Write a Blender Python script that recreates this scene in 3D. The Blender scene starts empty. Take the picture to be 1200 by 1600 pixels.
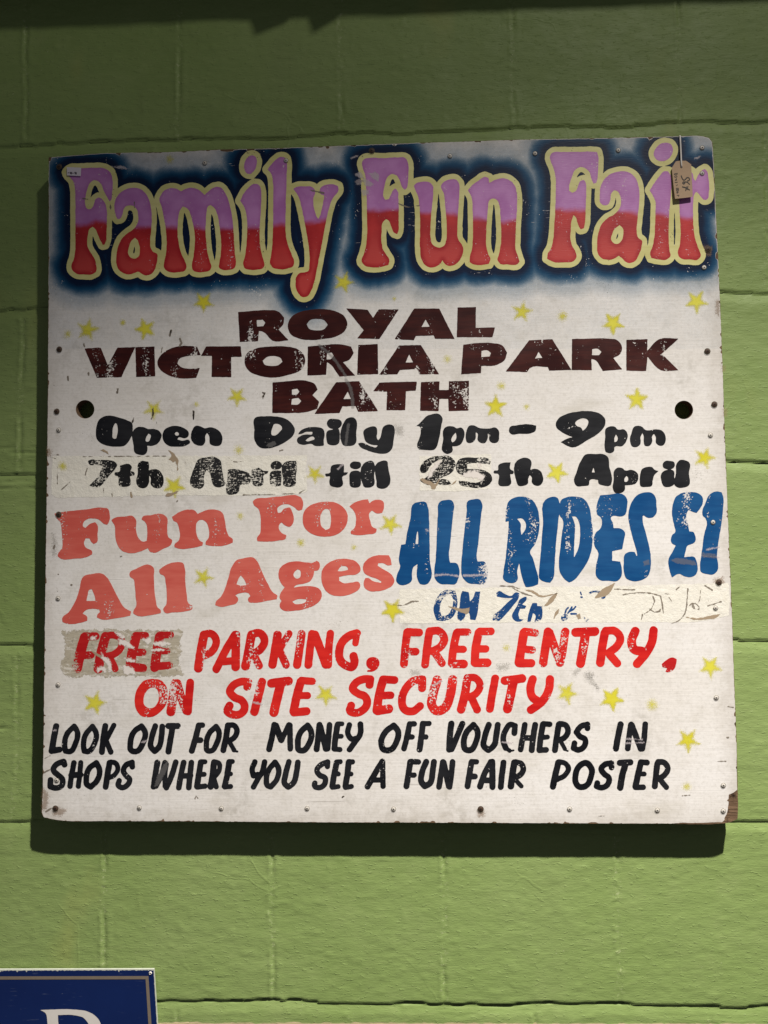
import bpy, bmesh, math, random
import numpy as np
from mathutils import Vector, Euler, Matrix

random.seed(7)
RNG = np.random.default_rng(11)
SC = bpy.context.scene
COL = SC.collection
ZC = 1.60                      # height of the middle of the painted board

# ------------------------------------------------------------------ camera
cam_d = bpy.data.cameras.new('camera')
cam = bpy.data.objects.new('camera', cam_d)
COL.objects.link(cam)
CAM_EUL = (1.62702906, 0.01140685, 0.04065728)
CAM_LOC = np.array([0.06405361, -1.41044677, -0.14447348])
cam.location = (CAM_LOC[0], CAM_LOC[1], CAM_LOC[2] + ZC)
cam.rotation_euler = CAM_EUL
cam_d.sensor_fit = 'VERTICAL'
cam_d.sensor_height = 32.0
FPX = 1235.0
cam_d.lens = FPX / 1600.0 * 32.0
cam_d.clip_start = 0.02
cam_d.clip_end = 50
SC.camera = cam

# ------------------------------------------------------------------ light
world = bpy.data.worlds.new('World')
SC.world = world
world.use_nodes = True
bg = world.node_tree.nodes['Background']
bg.inputs['Color'].default_value = (0.90, 0.90, 1.0, 1)
bg.inputs['Strength'].default_value = 0.070

LIGHT = np.array([1.11, -1.72, 2.55])
AIM = np.array([0.287, -1.587, -1.985])


def spot(name, watt, size, aim, off, rad):
    l = bpy.data.lights.new(name, 'SPOT')
    l.energy = watt
    l.color = (1.0, 0.95, 0.865)
    l.spot_size = size
    l.spot_blend = 1.0
    l.shadow_soft_size = rad
    o = bpy.data.objects.new(name, l)
    COL.objects.link(o)
    p = LIGHT + off
    o.location = (p[0], p[1], p[2] + ZC)
    o.rotation_euler = Vector(np.array(aim) - p).to_track_quat('-Z', 'Y').to_euler()


spot('spot_lamp', 1760.0, 1.476, AIM, np.zeros(3), 0.04)                       # main ceiling spot, aimed low
spot('spot_lamp', 64.0, 2.0, (0.285, 0.404, 0.854), np.array([0.03, 0.0, 0.0]), 0.085)   # its weak neighbour reaching the top of the wall

SC.view_settings.view_transform = 'Standard'
SC.view_settings.look = 'None'
SC.view_settings.exposure = 0.0
SC.view_settings.gamma = 1.0
SC.view_settings.use_curve_mapping = False

# ------------------------------------------------------------------ helpers
_R = np.array(Euler(CAM_EUL).to_matrix())


def ray(x, y, Y):
    """point of the plane y = Y (board-centred metres) that photo pixel (x, y) shows"""
    x = np.asarray(x, float)
    y = np.asarray(y, float)
    d = np.stack([x - 600.0, 800.0 - y, np.full_like(x, -FPX)], -1) @ _R.T
    t = (Y - CAM_LOC[1]) / d[..., 1]
    return CAM_LOC + d * t[..., None]


BASE = np.array([0.0, 0.0, -0.615])          # base of the fairground sign


def link(name, me, parent=None, mat=None):
    o = bpy.data.objects.new(name, me)
    COL.objects.link(o)
    if parent is not None:
        o.parent = parent
    if mat is not None:
        me.materials.append(mat)
    return o


def mesh_obj(name, verts, faces, mat=None, parent=None, base=None, smooth=False):
    """verts in board-centred metres, stored relative to base"""
    v = np.asarray(verts, float)
    if base is not None:
        v = v - base
    else:
        v = v + np.array([0, 0, ZC])
    me = bpy.data.meshes.new(name)
    me.from_pydata(v.tolist(), [], [list(map(int, f)) for f in faces])
    me.update()
    if smooth:
        me.polygons.foreach_set('use_smooth', [True] * len(me.polygons))
    return link(name, me, parent, mat)


def tag(o, label=None, cat=None, group=None, kind=None):
    if label: o['label'] = label
    if cat: o['category'] = cat
    if group: o['group'] = group
    if kind: o['kind'] = kind
    return o


def empty(name, base):
    o = bpy.data.objects.new(name, None)
    COL.objects.link(o)
    o.empty_display_size = 0.05
    o.location = (base[0], base[1], base[2] + ZC)
    return o


def noise_grid(w, h, cell, rng, amp=1.0):
    """smooth value noise on a w x h grid, feature size `cell` samples (number or pair)"""
    cx, cy = (cell, cell) if np.isscalar(cell) else cell
    gx, gy = int(w / cx) + 4, int(h / cy) + 4
    g = rng.uniform(-1, 1, (gy, gx))
    X = np.arange(w) / cx
    Yy = np.arange(h) / cy
    ix = X.astype(int); iy = Yy.astype(int)
    fx = X - ix; fy = Yy - iy
    fx = fx * fx * (3 - 2 * fx); fy = fy * fy * (3 - 2 * fy)
    a = g[iy][:, ix]; b = g[iy][:, ix + 1]; c = g[iy + 1][:, ix]; d = g[iy + 1][:, ix + 1]
    fx = fx[None, :]; fy = fy[:, None]
    return amp * ((a * (1 - fx) + b * fx) * (1 - fy) + (c * (1 - fx) + d * fx) * fy)


# ---- outlines ------------------------------------------------------
def smooth_path(pts, closed, thr=52, n=5):
    P = np.asarray(pts, float)
    m = len(P)
    if m < 3:
        return P
    tang = np.zeros_like(P); corner = np.zeros(m, bool)
    for i in range(m):
        if not closed and i in (0, m - 1):
            corner[i] = True
            continue
        a = P[i] - P[i - 1]; b = P[(i + 1) % m] - P[i]
        la = np.hypot(*a); lb = np.hypot(*b)
        if la < 1e-6 or lb < 1e-6:
            corner[i] = True
            continue
        ang = math.degrees(math.acos(max(-1, min(1, float(a @ b) / (la * lb)))))
        if ang > thr:
            corner[i] = True
        else:
            t = a / la * lb + b / lb * la
            t = t / (np.hypot(*t) + 1e-9)
            tang[i] = t
    out = []
    seg = range(m) if closed else range(m - 1)
    for i in seg:
        p0 = P[i]; p1 = P[(i + 1) % m]; L = np.hypot(*(p1 - p0))
        if corner[i] and corner[(i + 1) % m]:
            out.append(p0)
            continue
        d = p1 - p0
        t0 = tang[i] * L if not corner[i] else d
        t1 = tang[(i + 1) % m] * L if not corner[(i + 1) % m] else d
        for k in range(n):
            s = k / n
            h00 = 2 * s**3 - 3 * s**2 + 1; h10 = s**3 - 2 * s**2 + s
            h01 = -2 * s**3 + 3 * s**2; h11 = s**3 - s**2
            out.append(h00 * p0 + h10 * t0 + h01 * p1 + h11 * t1)
    if not closed:
        out.append(P[-1])
    return np.array(out)


def seg_dist(X, Y, path, closed):
    d2 = np.full(X.shape, 1e9)
    n = len(path)
    for i in range(n if closed else n - 1):
        ax, ay = path[i]; bx, by = path[(i + 1) % n]
        dx, dy = bx - ax, by - ay
        L = dx * dx + dy * dy + 1e-12
        t = np.clip(((X - ax) * dx + (Y - ay) * dy) / L, 0, 1)
        d2 = np.minimum(d2, (X - ax - t * dx) ** 2 + (Y - ay - t * dy) ** 2)
    return np.sqrt(d2)


def inside_poly(X, Y, path):
    ins = np.zeros(X.shape, bool)
    n = len(path)
    for i in range(n):
        x0, y0 = path[i]; x1, y1 = path[(i + 1) % n]
        if y0 == y1: continue
        c = (y0 > Y) != (y1 > Y)
        ins ^= c & (X < (x1 - x0) * (Y - y0) / (y1 - y0) + x0)
    return ins


def parse(s, zone):
    """'p x,y ...' area, '- x,y ...' hole, 'wN x,y ...' brush stroke N wide, 'cN' closed stroke"""
    x0, y0, k = zone
    items = []
    for it in s.split(';'):
        tok = it.split()
        if not tok: continue
        head = tok[0]
        pts = []
        for t in tok[1:]:
            a, b = t.split(',')
            pts.append((float(a) / k + x0, float(b) / k + y0))
        w = float(head[1:]) / k / 2 if len(head) > 1 else 0
        items.append((head[0], w, pts))
    return items


class Field:
    """signed distance field of painted shapes, sampled in photo pixels of the board plane"""
    def __init__(s, items, res=0.75, pad=4, thr=52, wob=0.35, seed=1):
        allp = np.array([p for h, w, pts in items for p in pts])
        mw = max(w for h, w, p in items)
        lo = allp.min(0) - pad - mw; hi = allp.max(0) + pad + mw
        s.res = res
        s.xs = np.arange(lo[0], hi[0] + res, res); s.ys = np.arange(lo[1], hi[1] + res, res)
        s.X, s.Y = np.meshgrid(s.xs, s.ys)
        s.d = np.full(s.X.shape, 60.0)
        rng = np.random.default_rng(seed)
        for h, w, pts in items:
            path = smooth_path(pts, h != 'w', thr)
            pl = path.min(0) - w - pad - 2; ph = path.max(0) + w + pad + 2
            i0, i1 = np.searchsorted(s.xs, [pl[0], ph[0]]); j0, j1 = np.searchsorted(s.ys, [pl[1], ph[1]])
            sl = (slice(j0, j1), slice(i0, i1))
            X, Y = s.X[sl], s.Y[sl]
            dd = seg_dist(X, Y, path, h != 'w')
            if h in 'p-':
                dd = np.where(inside_poly(X, Y, path), -dd, dd)
            else:
                dd = dd - w
            if h == '-':
                s.d[sl] = np.maximum(s.d[sl], -dd)
            else:
                s.d[sl] = np.minimum(s.d[sl], dd)
        if wob:
            H, Wd = s.d.shape
            s.d = s.d + noise_grid(Wd, H, 5 / res, rng, wob) + noise_grid(Wd, H, 1.8 / res, rng, wob * 0.5)


def contour(d, xs, ys, merge=True):
    """cells of the grid where d < 0, cut along the zero line; returns pixel verts, faces"""
    ins = d < 0
    H, W = d.shape
    a = ins[:-1, :-1].astype(int) + ins[:-1, 1:] + ins[1:, :-1] + ins[1:, 1:]
    full = a == 4
    part = (a > 0) & (a < 4)
    V = []; idx = {}; F = []

    def node(j, i):
        k = (j, i)
        if k not in idx:
            idx[k] = len(V); V.append((xs[i], ys[j]))
        return idx[k]

    def cross(j0, i0, j1, i1):
        k = (j0, i0, j1, i1) if (j0, i0) < (j1, i1) else (j1, i1, j0, i0)
        if k not in idx:
            j0, i0, j1, i1 = k
            u, v = d[j0, i0], d[j1, i1]
            t = u / (u - v)
            idx[k] = len(V)
            V.append((xs[i0] + (xs[i1] - xs[i0]) * t, ys[j0] + (ys[j1] - ys[j0]) * t))
        return idx[k]

    for j in range(H - 1):
        row = np.nonzero(full[j])[0]
        if len(row):
            if merge:
                runs = np.split(row, np.nonzero(np.diff(row) > 1)[0] + 1)
                for r in runs:
                    l, rr = int(r[0]), int(r[-1]) + 1
                    F.append((node(j, l), node(j + 1, l), node(j + 1, rr), node(j, rr)))
            else:
                for i in row:
                    i = int(i)
                    F.append((node(j, i), node(j + 1, i), node(j + 1, i + 1), node(j, i + 1)))
        for i in np.nonzero(part[j])[0]:
            i = int(i)
            c = ((j, i), (j + 1, i), (j + 1, i + 1), (j, i + 1))
            f = []
            for q in range(4):
                p0 = c[q]; p1 = c[(q + 1) % 4]
                if ins[p0]: f.append(node(*p0))
                if ins[p0] != ins[p1]: f.append(cross(p0[0], p0[1], p1[0], p1[1]))
            if len(f) >= 3: F.append(tuple(f))
    return np.array(V, float).reshape(-1, 2), F


def bilin(arr, xs, ys, P):
    fx = np.clip((P[:, 0] - xs[0]) / (xs[1] - xs[0]), 0, len(xs) - 1.001)
    fy = np.clip((P[:, 1] - ys[0]) / (ys[1] - ys[0]), 0, len(ys) - 1.001)
    i = fx.astype(int); j = fy.astype(int); u = fx - i; v = fy - j
    return (arr[j, i] * (1 - u) + arr[j, i + 1] * u) * (1 - v) + (arr[j + 1, i] * (1 - u) + arr[j + 1, i + 1] * u) * v


def sheet(name, d, xs, ys, Y, mat, parent, merge=True, attrs=None, base=BASE):
    P, F = contour(d, xs, ys, merge)
    v = ray(P[:, 0], P[:, 1], Y * 0.22 if abs(Y) < 0.0024 else Y)      # paint films a fraction of a millimetre apart
    o = mesh_obj(name, v, F, mat, parent, base)
    for an, fn in (attrs or {}).items():
        at = o.data.attributes.new(an, 'FLOAT', 'POINT')
        at.data.foreach_set('value', np.asarray(fn(P), np.float32))
    return o


# ---- materials -----------------------------------------------------
class NT:
    def __init__(s, name):
        s.m = bpy.data.materials.new(name)
        s.m.use_nodes = True
        s.n = s.m.node_tree.nodes; s.l = s.m.node_tree.links
        s.n.clear()
        s.out = s.n.new('ShaderNodeOutputMaterial')
        s.tc = s.n.new('ShaderNodeTexCoord')

    def lk(s, a, b): s.l.new(a, b)

    def put(s, sock, v):
        if v is None: return
        if hasattr(v, 'is_output'): s.l.new(v, sock)
        else: sock.default_value = v

    def math(s, op, a, b=None, c=None, clamp=False):
        n = s.n.new('ShaderNodeMath'); n.operation = op; n.use_clamp = clamp
        s.put(n.inputs[0], a); s.put(n.inputs[1], b); s.put(n.inputs[2], c)
        return n.outputs[0]

    def coords(s, scale=(1, 1, 1), loc=(0, 0, 0)):
        n = s.n.new('ShaderNodeMapping')
        s.lk(s.tc.outputs['Object'], n.inputs['Vector'])
        n.inputs['Scale'].default_value = scale
        n.inputs['Location'].default_value = loc
        return n.outputs[0]

    def noise(s, scale, detail=3, rough=0.55, vec=None, dist=0.0):
        n = s.n.new('ShaderNodeTexNoise')
        s.lk(vec if vec is not None else s.tc.outputs['Object'], n.inputs['Vector'])
        n.inputs['Scale'].default_value = scale; n.inputs['Detail'].default_value = detail
        n.inputs['Roughness'].default_value = rough; n.inputs['Distortion'].default_value = dist
        return n.outputs['Fac']

    def voro(s, scale, vec=None, feature='F1'):
        n = s.n.new('ShaderNodeTexVoronoi')
        n.feature = feature
        s.lk(vec if vec is not None else s.tc.outputs['Object'], n.inputs['Vector'])
        n.inputs['Scale'].default_value = scale
        return n

    def ramp(s, f, lo, hi, a=0.0, b=1.0):
        n = s.n.new('ShaderNodeMapRange'); n.interpolation_type = 'SMOOTHSTEP'
        s.put(n.inputs[0], f); n.inputs[1].default_value = lo; n.inputs[2].default_value = hi
        n.inputs[3].default_value = a; n.inputs[4].default_value = b
        return n.outputs[0]

    def mix(s, f, a, b, mode='MIX'):
        n = s.n.new('ShaderNodeMix'); n.data_type = 'RGBA'; n.blend_type = mode
        s.put(n.inputs[0], f)
        for sk, v in ((n.inputs[6], a), (n.inputs[7], b)):
            if isinstance(v, tuple) and len(v) == 3: v = (*v, 1)
            s.put(sk, v)
        return n.outputs[2]

    def attr(s, name):
        n = s.n.new('ShaderNodeAttribute'); n.attribute_name = name
        return n.outputs['Fac']

    def bump(s, h, strength=0.3, dist=0.001, normal=None):
        n = s.n.new('ShaderNodeBump')
        s.lk(h, n.inputs['Height']); n.inputs['Strength'].default_value = strength
        n.inputs['Distance'].default_value = dist
        if normal is not None: s.lk(normal, n.inputs['Normal'])
        return n.outputs[0]

    def bsdf(s, col, rough=0.5, normal=None, spec=0.5, metal=0.0, alpha=None):
        b = s.n.new('ShaderNodeBsdfPrincipled')
        if isinstance(col, tuple) and len(col) == 3: col = (*col, 1)
        s.put(b.inputs['Base Color'], col); s.put(b.inputs['Roughness'], rough)
        s.put(b.inputs['Specular IOR Level'], spec); s.put(b.inputs['Metallic'], metal)
        if normal is not None: s.lk(normal, b.inputs['Normal'])
        if alpha is not None: s.put(b.inputs['Alpha'], alpha)
        s.lk(b.outputs[0], s.out.inputs[0])
        return s.m


def paint(name, col, keep=0.62, streak=0.0, cluster=0.5, rough=0.42, col2=None, attr_alpha=None, spec=0.35, seed=0.0, brush=0.0):
    """brush paint that chips in clustered specks and horizontal scrapes, showing the board below.
    keep = noise level above which the film has gone (0.5 = half of it)"""
    t = NT(name)
    base = t.coords((1, 1, 1), (seed, seed * 0.7, -seed))
    fine = t.noise(310, 2, 0.6, base)
    fine2 = t.noise(150, 3, 0.7, base)
    colm = t.noise(1.0, 2, 0.5, t.coords((46, 46, 6), (seed, 0, seed)))      # specks gather in upright bands
    blot = t.noise(22, 2, 0.6, base)
    msk = t.math('ADD', t.math('MULTIPLY', t.math('SUBTRACT', colm, 0.5), 0.50 * cluster),
                 t.math('MULTIPLY', t.math('SUBTRACT', blot, 0.5), 0.40 * cluster))
    f = t.math('ADD', t.math('ADD', t.math('MULTIPLY', fine, 0.6), t.math('MULTIPLY', fine2, 0.4)), msk)
    if brush > 0:
        br = t.noise(1.0, 3, 0.65, t.coords((70, 70, 620), (seed, 0, 0)))
        f = t.math('ADD', f, t.math('MULTIPLY', t.math('SUBTRACT', br, 0.5), brush))
    chip = t.ramp(f, keep - 0.022, keep + 0.030, 0.0, 0.93)
    if streak > 0:
        st = t.noise(1.0, 3, 0.6, t.coords((28, 28, 560), (seed, 0, 0)))
        stm = t.ramp(t.math('ADD', st, t.math('MULTIPLY', t.math('SUBTRACT', blot, 0.5), 0.6)), 0.80 - streak, 0.83 - streak)
        chip = t.math('MAXIMUM', chip, stm)
    alpha = t.math('SUBTRACT', 1.0, chip)
    if attr_alpha:
        aa = t.attr(attr_alpha)
        gr = t.noise(560, 2, 0.7, base)
        aa = t.ramp(t.math('ADD', aa, t.math('MULTIPLY', t.math('SUBTRACT', gr, 0.5), 1.0)), 0.12, 0.88)
        alpha = t.math('MULTIPLY', alpha, aa)
    v = t.noise(1.0, 3, 0.6, t.coords((14, 14, 90), (0, 0, seed)))
    v2 = t.noise(9, 3, 0.6, base)
    c2 = col2 or tuple(min(1, x * 1.35 + 0.004) for x in col)
    c = t.mix(t.ramp(t.math('ADD', t.math('MULTIPLY', v, 0.5), t.math('MULTIPLY', v2, 0.5)), 0.38, 0.64), col, c2)
    gr = t.noise(1.0, 3, 0.6, t.coords((60, 60, 600)))
    nrm = t.bump(gr, 0.12, 0.0006)
    return t.bsdf(c, t.ramp(v2, 0.3, 0.7, rough - 0.06, rough + 0.1), nrm, spec, alpha=alpha)


def plain(name, col, rough=0.5, var=0.15, scale=60, spec=0.4, metal=0.0, bump=0.1):
    t = NT(name)
    n = t.noise(scale, 4, 0.6)
    c = t.mix(n, tuple(x * (1 - var) for x in col), tuple(min(1, x * (1 + var)) for x in col))
    return t.bsdf(c, rough, t.bump(t.noise(scale * 4, 3), bump, 0.0006), spec, metal)

# board undercoat: old white paint over plywood
def make_white():
    t = NT('old_white_paint')
    big = t.noise(5.5, 4, 0.6)
    mid = t.noise(32, 4, 0.65)
    grain = t.noise(1.0, 4, 0.65, t.coords((9, 9, 230)))
    weave = t.noise(1.0, 3, 0.6, t.coords((120, 120, 520)))
    c = t.mix(t.ramp(big, 0.3, 0.7), (0.79, 0.75, 0.715), (0.84, 0.81, 0.795))
    c = t.mix(t.math('MULTIPLY', t.ramp(mid, 0.46, 0.78), 0.35), c, (0.55, 0.51, 0.455))
    c = t.mix(t.math('MULTIPLY', t.ramp(grain, 0.52, 0.80), 0.20), c, (0.50, 0.46, 0.41))
    c = t.mix(t.math('MULTIPLY', t.ramp(weave, 0.5, 0.85), 0.14), c, (0.52, 0.49, 0.44))
    iso = t.noise(170, 4, 0.75)
    c = t.mix(t.math('MULTIPLY', t.ramp(iso, 0.45, 0.72), 0.42), c, (0.53, 0.50, 0.455))
    pz = t.noise(7.5, 4, 0.65, t.coords((1, 1, 1), (0.3, 0, 9.1)))
    c = t.mix(t.math('MULTIPLY', t.ramp(pz, 0.48, 0.72), t.ramp(t.noise(60, 4, 0.7), 0.38, 0.64, 0.0, 0.58)), c, (0.46, 0.43, 0.385))
    # dark specks gathered in patches
    sp_n = t.noise(420, 2, 0.6)
    patch = t.noise(11, 3, 0.6, t.coords((1, 1, 1), (3.1, 0, 1.7)))
    specks = t.ramp(t.math('ADD', sp_n, t.math('MULTIPLY', t.math('SUBTRACT', patch, 0.5), 0.55)), 0.73, 0.80)
    c = t.mix(t.math('MULTIPLY', specks, 0.75), c, (0.16, 0.145, 0.12))
    # few upright ticks where the ply checks
    tick = t.noise(1.0, 2, 0.5, t.coords((210, 210, 55), (0.4, 0, 0.9)))
    tm = t.ramp(tick, 0.775, 0.80)
    c = t.mix(t.math('MULTIPLY', tm, 0.8), c, (0.10, 0.085, 0.07))
    # long fine cracks along the grain
    cr = t.noise(1.0, 2, 0.5, t.coords((5, 5, 300), (2.0, 0, 0.3)))
    c = t.mix(t.math('MULTIPLY', t.ramp(cr, 0.735, 0.76), 0.55), c, (0.22, 0.19, 0.16))
    # rubbed brownish smears
    sm = t.noise(9, 3, 0.55, t.coords((1, 1, 2.2), (7.7, 0, 4.2)))
    c = t.mix(t.math('MULTIPLY', t.ramp(sm, 0.56, 0.80), 0.38), c, (0.47, 0.43, 0.35))
    # dirt gathered on the rim
    sx = t.n.new('ShaderNodeSeparateXYZ'); t.lk(t.tc.outputs['Object'], sx.inputs[0])
    ex = t.math('ABSOLUTE', sx.outputs[0])
    ez = t.math('ABSOLUTE', t.math('SUBTRACT', sx.outputs[2], 0.615))
    rim = t.ramp(t.math('ADD', t.math('MAXIMUM', ex, ez), t.math('MULTIPLY', t.noise(30, 4, 0.7), 0.06)), 0.60, 0.665)
    c = t.mix(t.math('MULTIPLY', rim, 0.45), c, (0.40, 0.35, 0.29))
    h = t.math('ADD', t.math('MULTIPLY', grain, 0.6), t.math('MULTIPLY', t.noise(90, 4, 0.6), 0.5))
    nrm = t.bump(h, 0.35, 0.0012)
    return t.bsdf(c, t.ramp(mid, 0.3, 0.7, 0.42, 0.60), nrm, 0.35)


def make_wood():
    t = NT('bare_plywood')
    g = t.noise(1.0, 4, 0.65, t.coords((14, 14, 170)))
    b = t.noise(45, 4, 0.65)
    c = t.mix(g, (0.055, 0.030, 0.018), (0.26, 0.165, 0.10))
    c = t.mix(t.ramp(b, 0.55, 0.70), c, (0.028, 0.016, 0.011))
    return t.bsdf(c, 0.8, t.bump(t.math('ADD', g, b), 0.7, 0.003), 0.2)


def make_bare():
    """weathered ply where a pasted strip pulled the paint away"""
    t = NT('weathered_bare_patch')
    g = t.noise(1.0, 4, 0.7, t.coords((30, 30, 260)))
    v = t.noise(1.0, 3, 0.6, t.coords((150, 150, 40)))
    c = t.mix(g, (0.30, 0.25, 0.175), (0.62, 0.57, 0.47))
    c = t.mix(t.math('MULTIPLY', t.ramp(v, 0.50, 0.75), 0.7), c, (0.56, 0.53, 0.46))
    rem = t.noise(1.0, 4, 0.7, t.coords((45, 45, 85)))
    c = t.mix(t.math('MULTIPLY', t.ramp(rem, 0.52, 0.62), 0.8), c, (0.74, 0.70, 0.64))
    c = t.mix(t.math('MULTIPLY', t.ramp(t.noise(130, 4, 0.7), 0.56, 0.68), 0.7), c, (0.20, 0.165, 0.12))
    al = t.noise(70, 4, 0.7)
    edge = t.attr('cover')
    a = t.ramp(t.math('ADD', edge, t.math('MULTIPLY', t.math('SUBTRACT', al, 0.5), 2.4)), 0.22, 0.42)
    return t.bsdf(c, 0.8, t.bump(g, 0.5, 0.001), 0.2, alpha=a)


def make_paper():
    t = NT('pasted_paper_strip')
    n = t.noise(26, 4, 0.6)
    w = t.noise(1.0, 4, 0.6, t.coords((40, 40, 12)))
    c = t.mix(n, (0.80, 0.76, 0.67), (0.86, 0.83, 0.76))
    c = t.mix(t.math('MULTIPLY', t.ramp(w, 0.55, 0.8), 0.35), c, (0.64, 0.57, 0.44))
    c = t.mix(t.math('MULTIPLY', t.ramp(t.noise(1.0, 5, 0.75, t.coords((55, 55, 90), (6, 0, 2))), 0.54, 0.66), 0.5), c, (0.90, 0.88, 0.84))
    cr = t.noise(1.0, 2, 0.5, t.coords((160, 160, 30), (1.0, 0, 5.0)))
    c = t.mix(t.math('MULTIPLY', t.ramp(cr, 0.72, 0.76), 0.5), c, (0.36, 0.31, 0.24))
    return t.bsdf(c, 0.55, t.bump(t.math('ADD', w, t.noise(75, 5, 0.7)), 0.65, 0.002), 0.3)


def make_fill():
    """airbrushed letter filling: lilac above, red below"""
    t = NT('airbrushed_lilac_and_red')
    g = t.attr('grad'); dep = t.attr('depth')
    wob = t.noise(28, 3, 0.6)
    gg = t.math('ADD', g, t.math('MULTIPLY', t.math('SUBTRACT', wob, 0.5), 16.0))
    lil = t.mix(t.ramp(t.noise(20, 3), 0.3, 0.7), (0.47, 0.165, 0.47), (0.60, 0.265, 0.60))
    lil = t.mix(t.math('MULTIPLY', t.ramp(dep, 5.0, 0.5), 0.35), lil, (0.42, 0.12, 0.36))
    red = t.mix(t.ramp(t.noise(17, 3), 0.35, 0.75), (0.42, 0.012, 0.018), (0.62, 0.035, 0.035))
    red = t.mix(t.math('MULTIPLY', t.ramp(dep, 7.0, 1.0), 0.25), red, (0.36, 0.006, 0.012))
    # the band of strong red where the two colours meet
    c = t.mix(t.ramp(gg, -5.0, 6.0), lil, t.mix(t.math('MULTIPLY', t.ramp(g, 18.0, 70.0), t.ramp(dep, 1.0, 9.0)), red, (0.58, 0.055, 0.050)))
    base = t.coords((1, 1, 1), (5.3, 0, 2.2))
    fine = t.math('ADD', t.math('MULTIPLY', t.noise(330, 2, 0.6, base), 0.5), t.math('MULTIPLY', t.noise(190, 3, 0.7, base), 0.5))
    msk = t.math('MULTIPLY', t.math('SUBTRACT', t.noise(1.0, 2, 0.5, t.coords((42, 42, 9))), 0.5), 0.45)
    chip = t.ramp(t.math('ADD', fine, msk), 0.640, 0.665)
    c = t.mix(t.math('MULTIPLY', chip, 0.85), c, (0.70, 0.55, 0.60))
    return t.bsdf(c, 0.38, t.bump(t.noise(1.0, 3, 0.6, t.coords((60, 60, 600))), 0.22, 0.0006), 0.5)


def make_glow():
    t = NT('airbrushed_blue_halo')
    d = t.attr('dist')
    n = t.noise(34, 4, 0.6)
    dn = t.math('ADD', d, t.math('MULTIPLY', t.math('SUBTRACT', n, 0.5), 11.0))
    c = t.mix(t.ramp(dn, 5.0, 18.0), (0.0015, 0.010, 0.040), (0.0015, 0.064, 0.155))
    c = t.mix(t.ramp(dn, 13.0, 30.0), c, (0.010, 0.170, 0.33))
    a = t.ramp(dn, 39.0, 9.0)
    haze = t.ramp(dn, 60.0, 26.0, 0.0, 0.26)
    gr = t.noise(600, 2, 0.7)
    a = t.math('MAXIMUM', a, haze)
    a = t.math('ADD', a, t.math('MULTIPLY', t.math('SUBTRACT', gr, 0.5), t.math('MULTIPLY', t.math('MULTIPLY', a, t.math('SUBTRACT', 1.0, a)), 1.6)), clamp=True)
    base = t.coords((1, 1, 1), (1.3, 0, 8.2))
    fine = t.math('ADD', t.math('MULTIPLY', t.noise(330, 2, 0.6, base), 0.5), t.math('MULTIPLY', t.noise(170, 3, 0.7, base), 0.5))
    fine = t.math('ADD', fine, t.math('MULTIPLY', t.math('SUBTRACT', t.noise(20, 2, 0.6), 0.5), 0.5))
    a = t.math('MULTIPLY', a, t.math('SUBTRACT', 1.0, t.ramp(fine, 0.660, 0.690)))
    sc = t.noise(1.0, 3, 0.6, t.coords((40, 40, 520), (3, 0, 1)))
    a = t.math('MULTIPLY', a, t.ramp(t.math('ADD', sc, t.math('MULTIPLY', t.math('SUBTRACT', t.noise(8, 2), 0.5), 0.4)), 0.745, 0.715))
    return t.bsdf(c, 0.40, t.bump(t.noise(1.0, 3, 0.6, t.coords((60, 60, 600))), 0.25, 0.0006), 0.22, alpha=a)


def make_soft(name, col, rough=0.5, grain=1.1, amount=1.0, coarse=False):
    """soft sprayed or torn mark whose edge is the 'cover' attribute"""
    t = NT(name)
    a = t.attr('cover')
    g = t.noise(190 if coarse else 430, 4 if coarse else 3, 0.7)
    al = t.ramp(t.math('ADD', a, t.math('MULTIPLY', t.math('SUBTRACT', g, 0.5), grain)), 0.2, 0.75, 0.0, amount)
    v = t.noise(120, 3, 0.6)
    c = t.mix(v, tuple(x * 0.9 for x in col), tuple(min(1, x * 1.1) for x in col))
    return t.bsdf(c, rough, None, 0.3, alpha=al)


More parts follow.
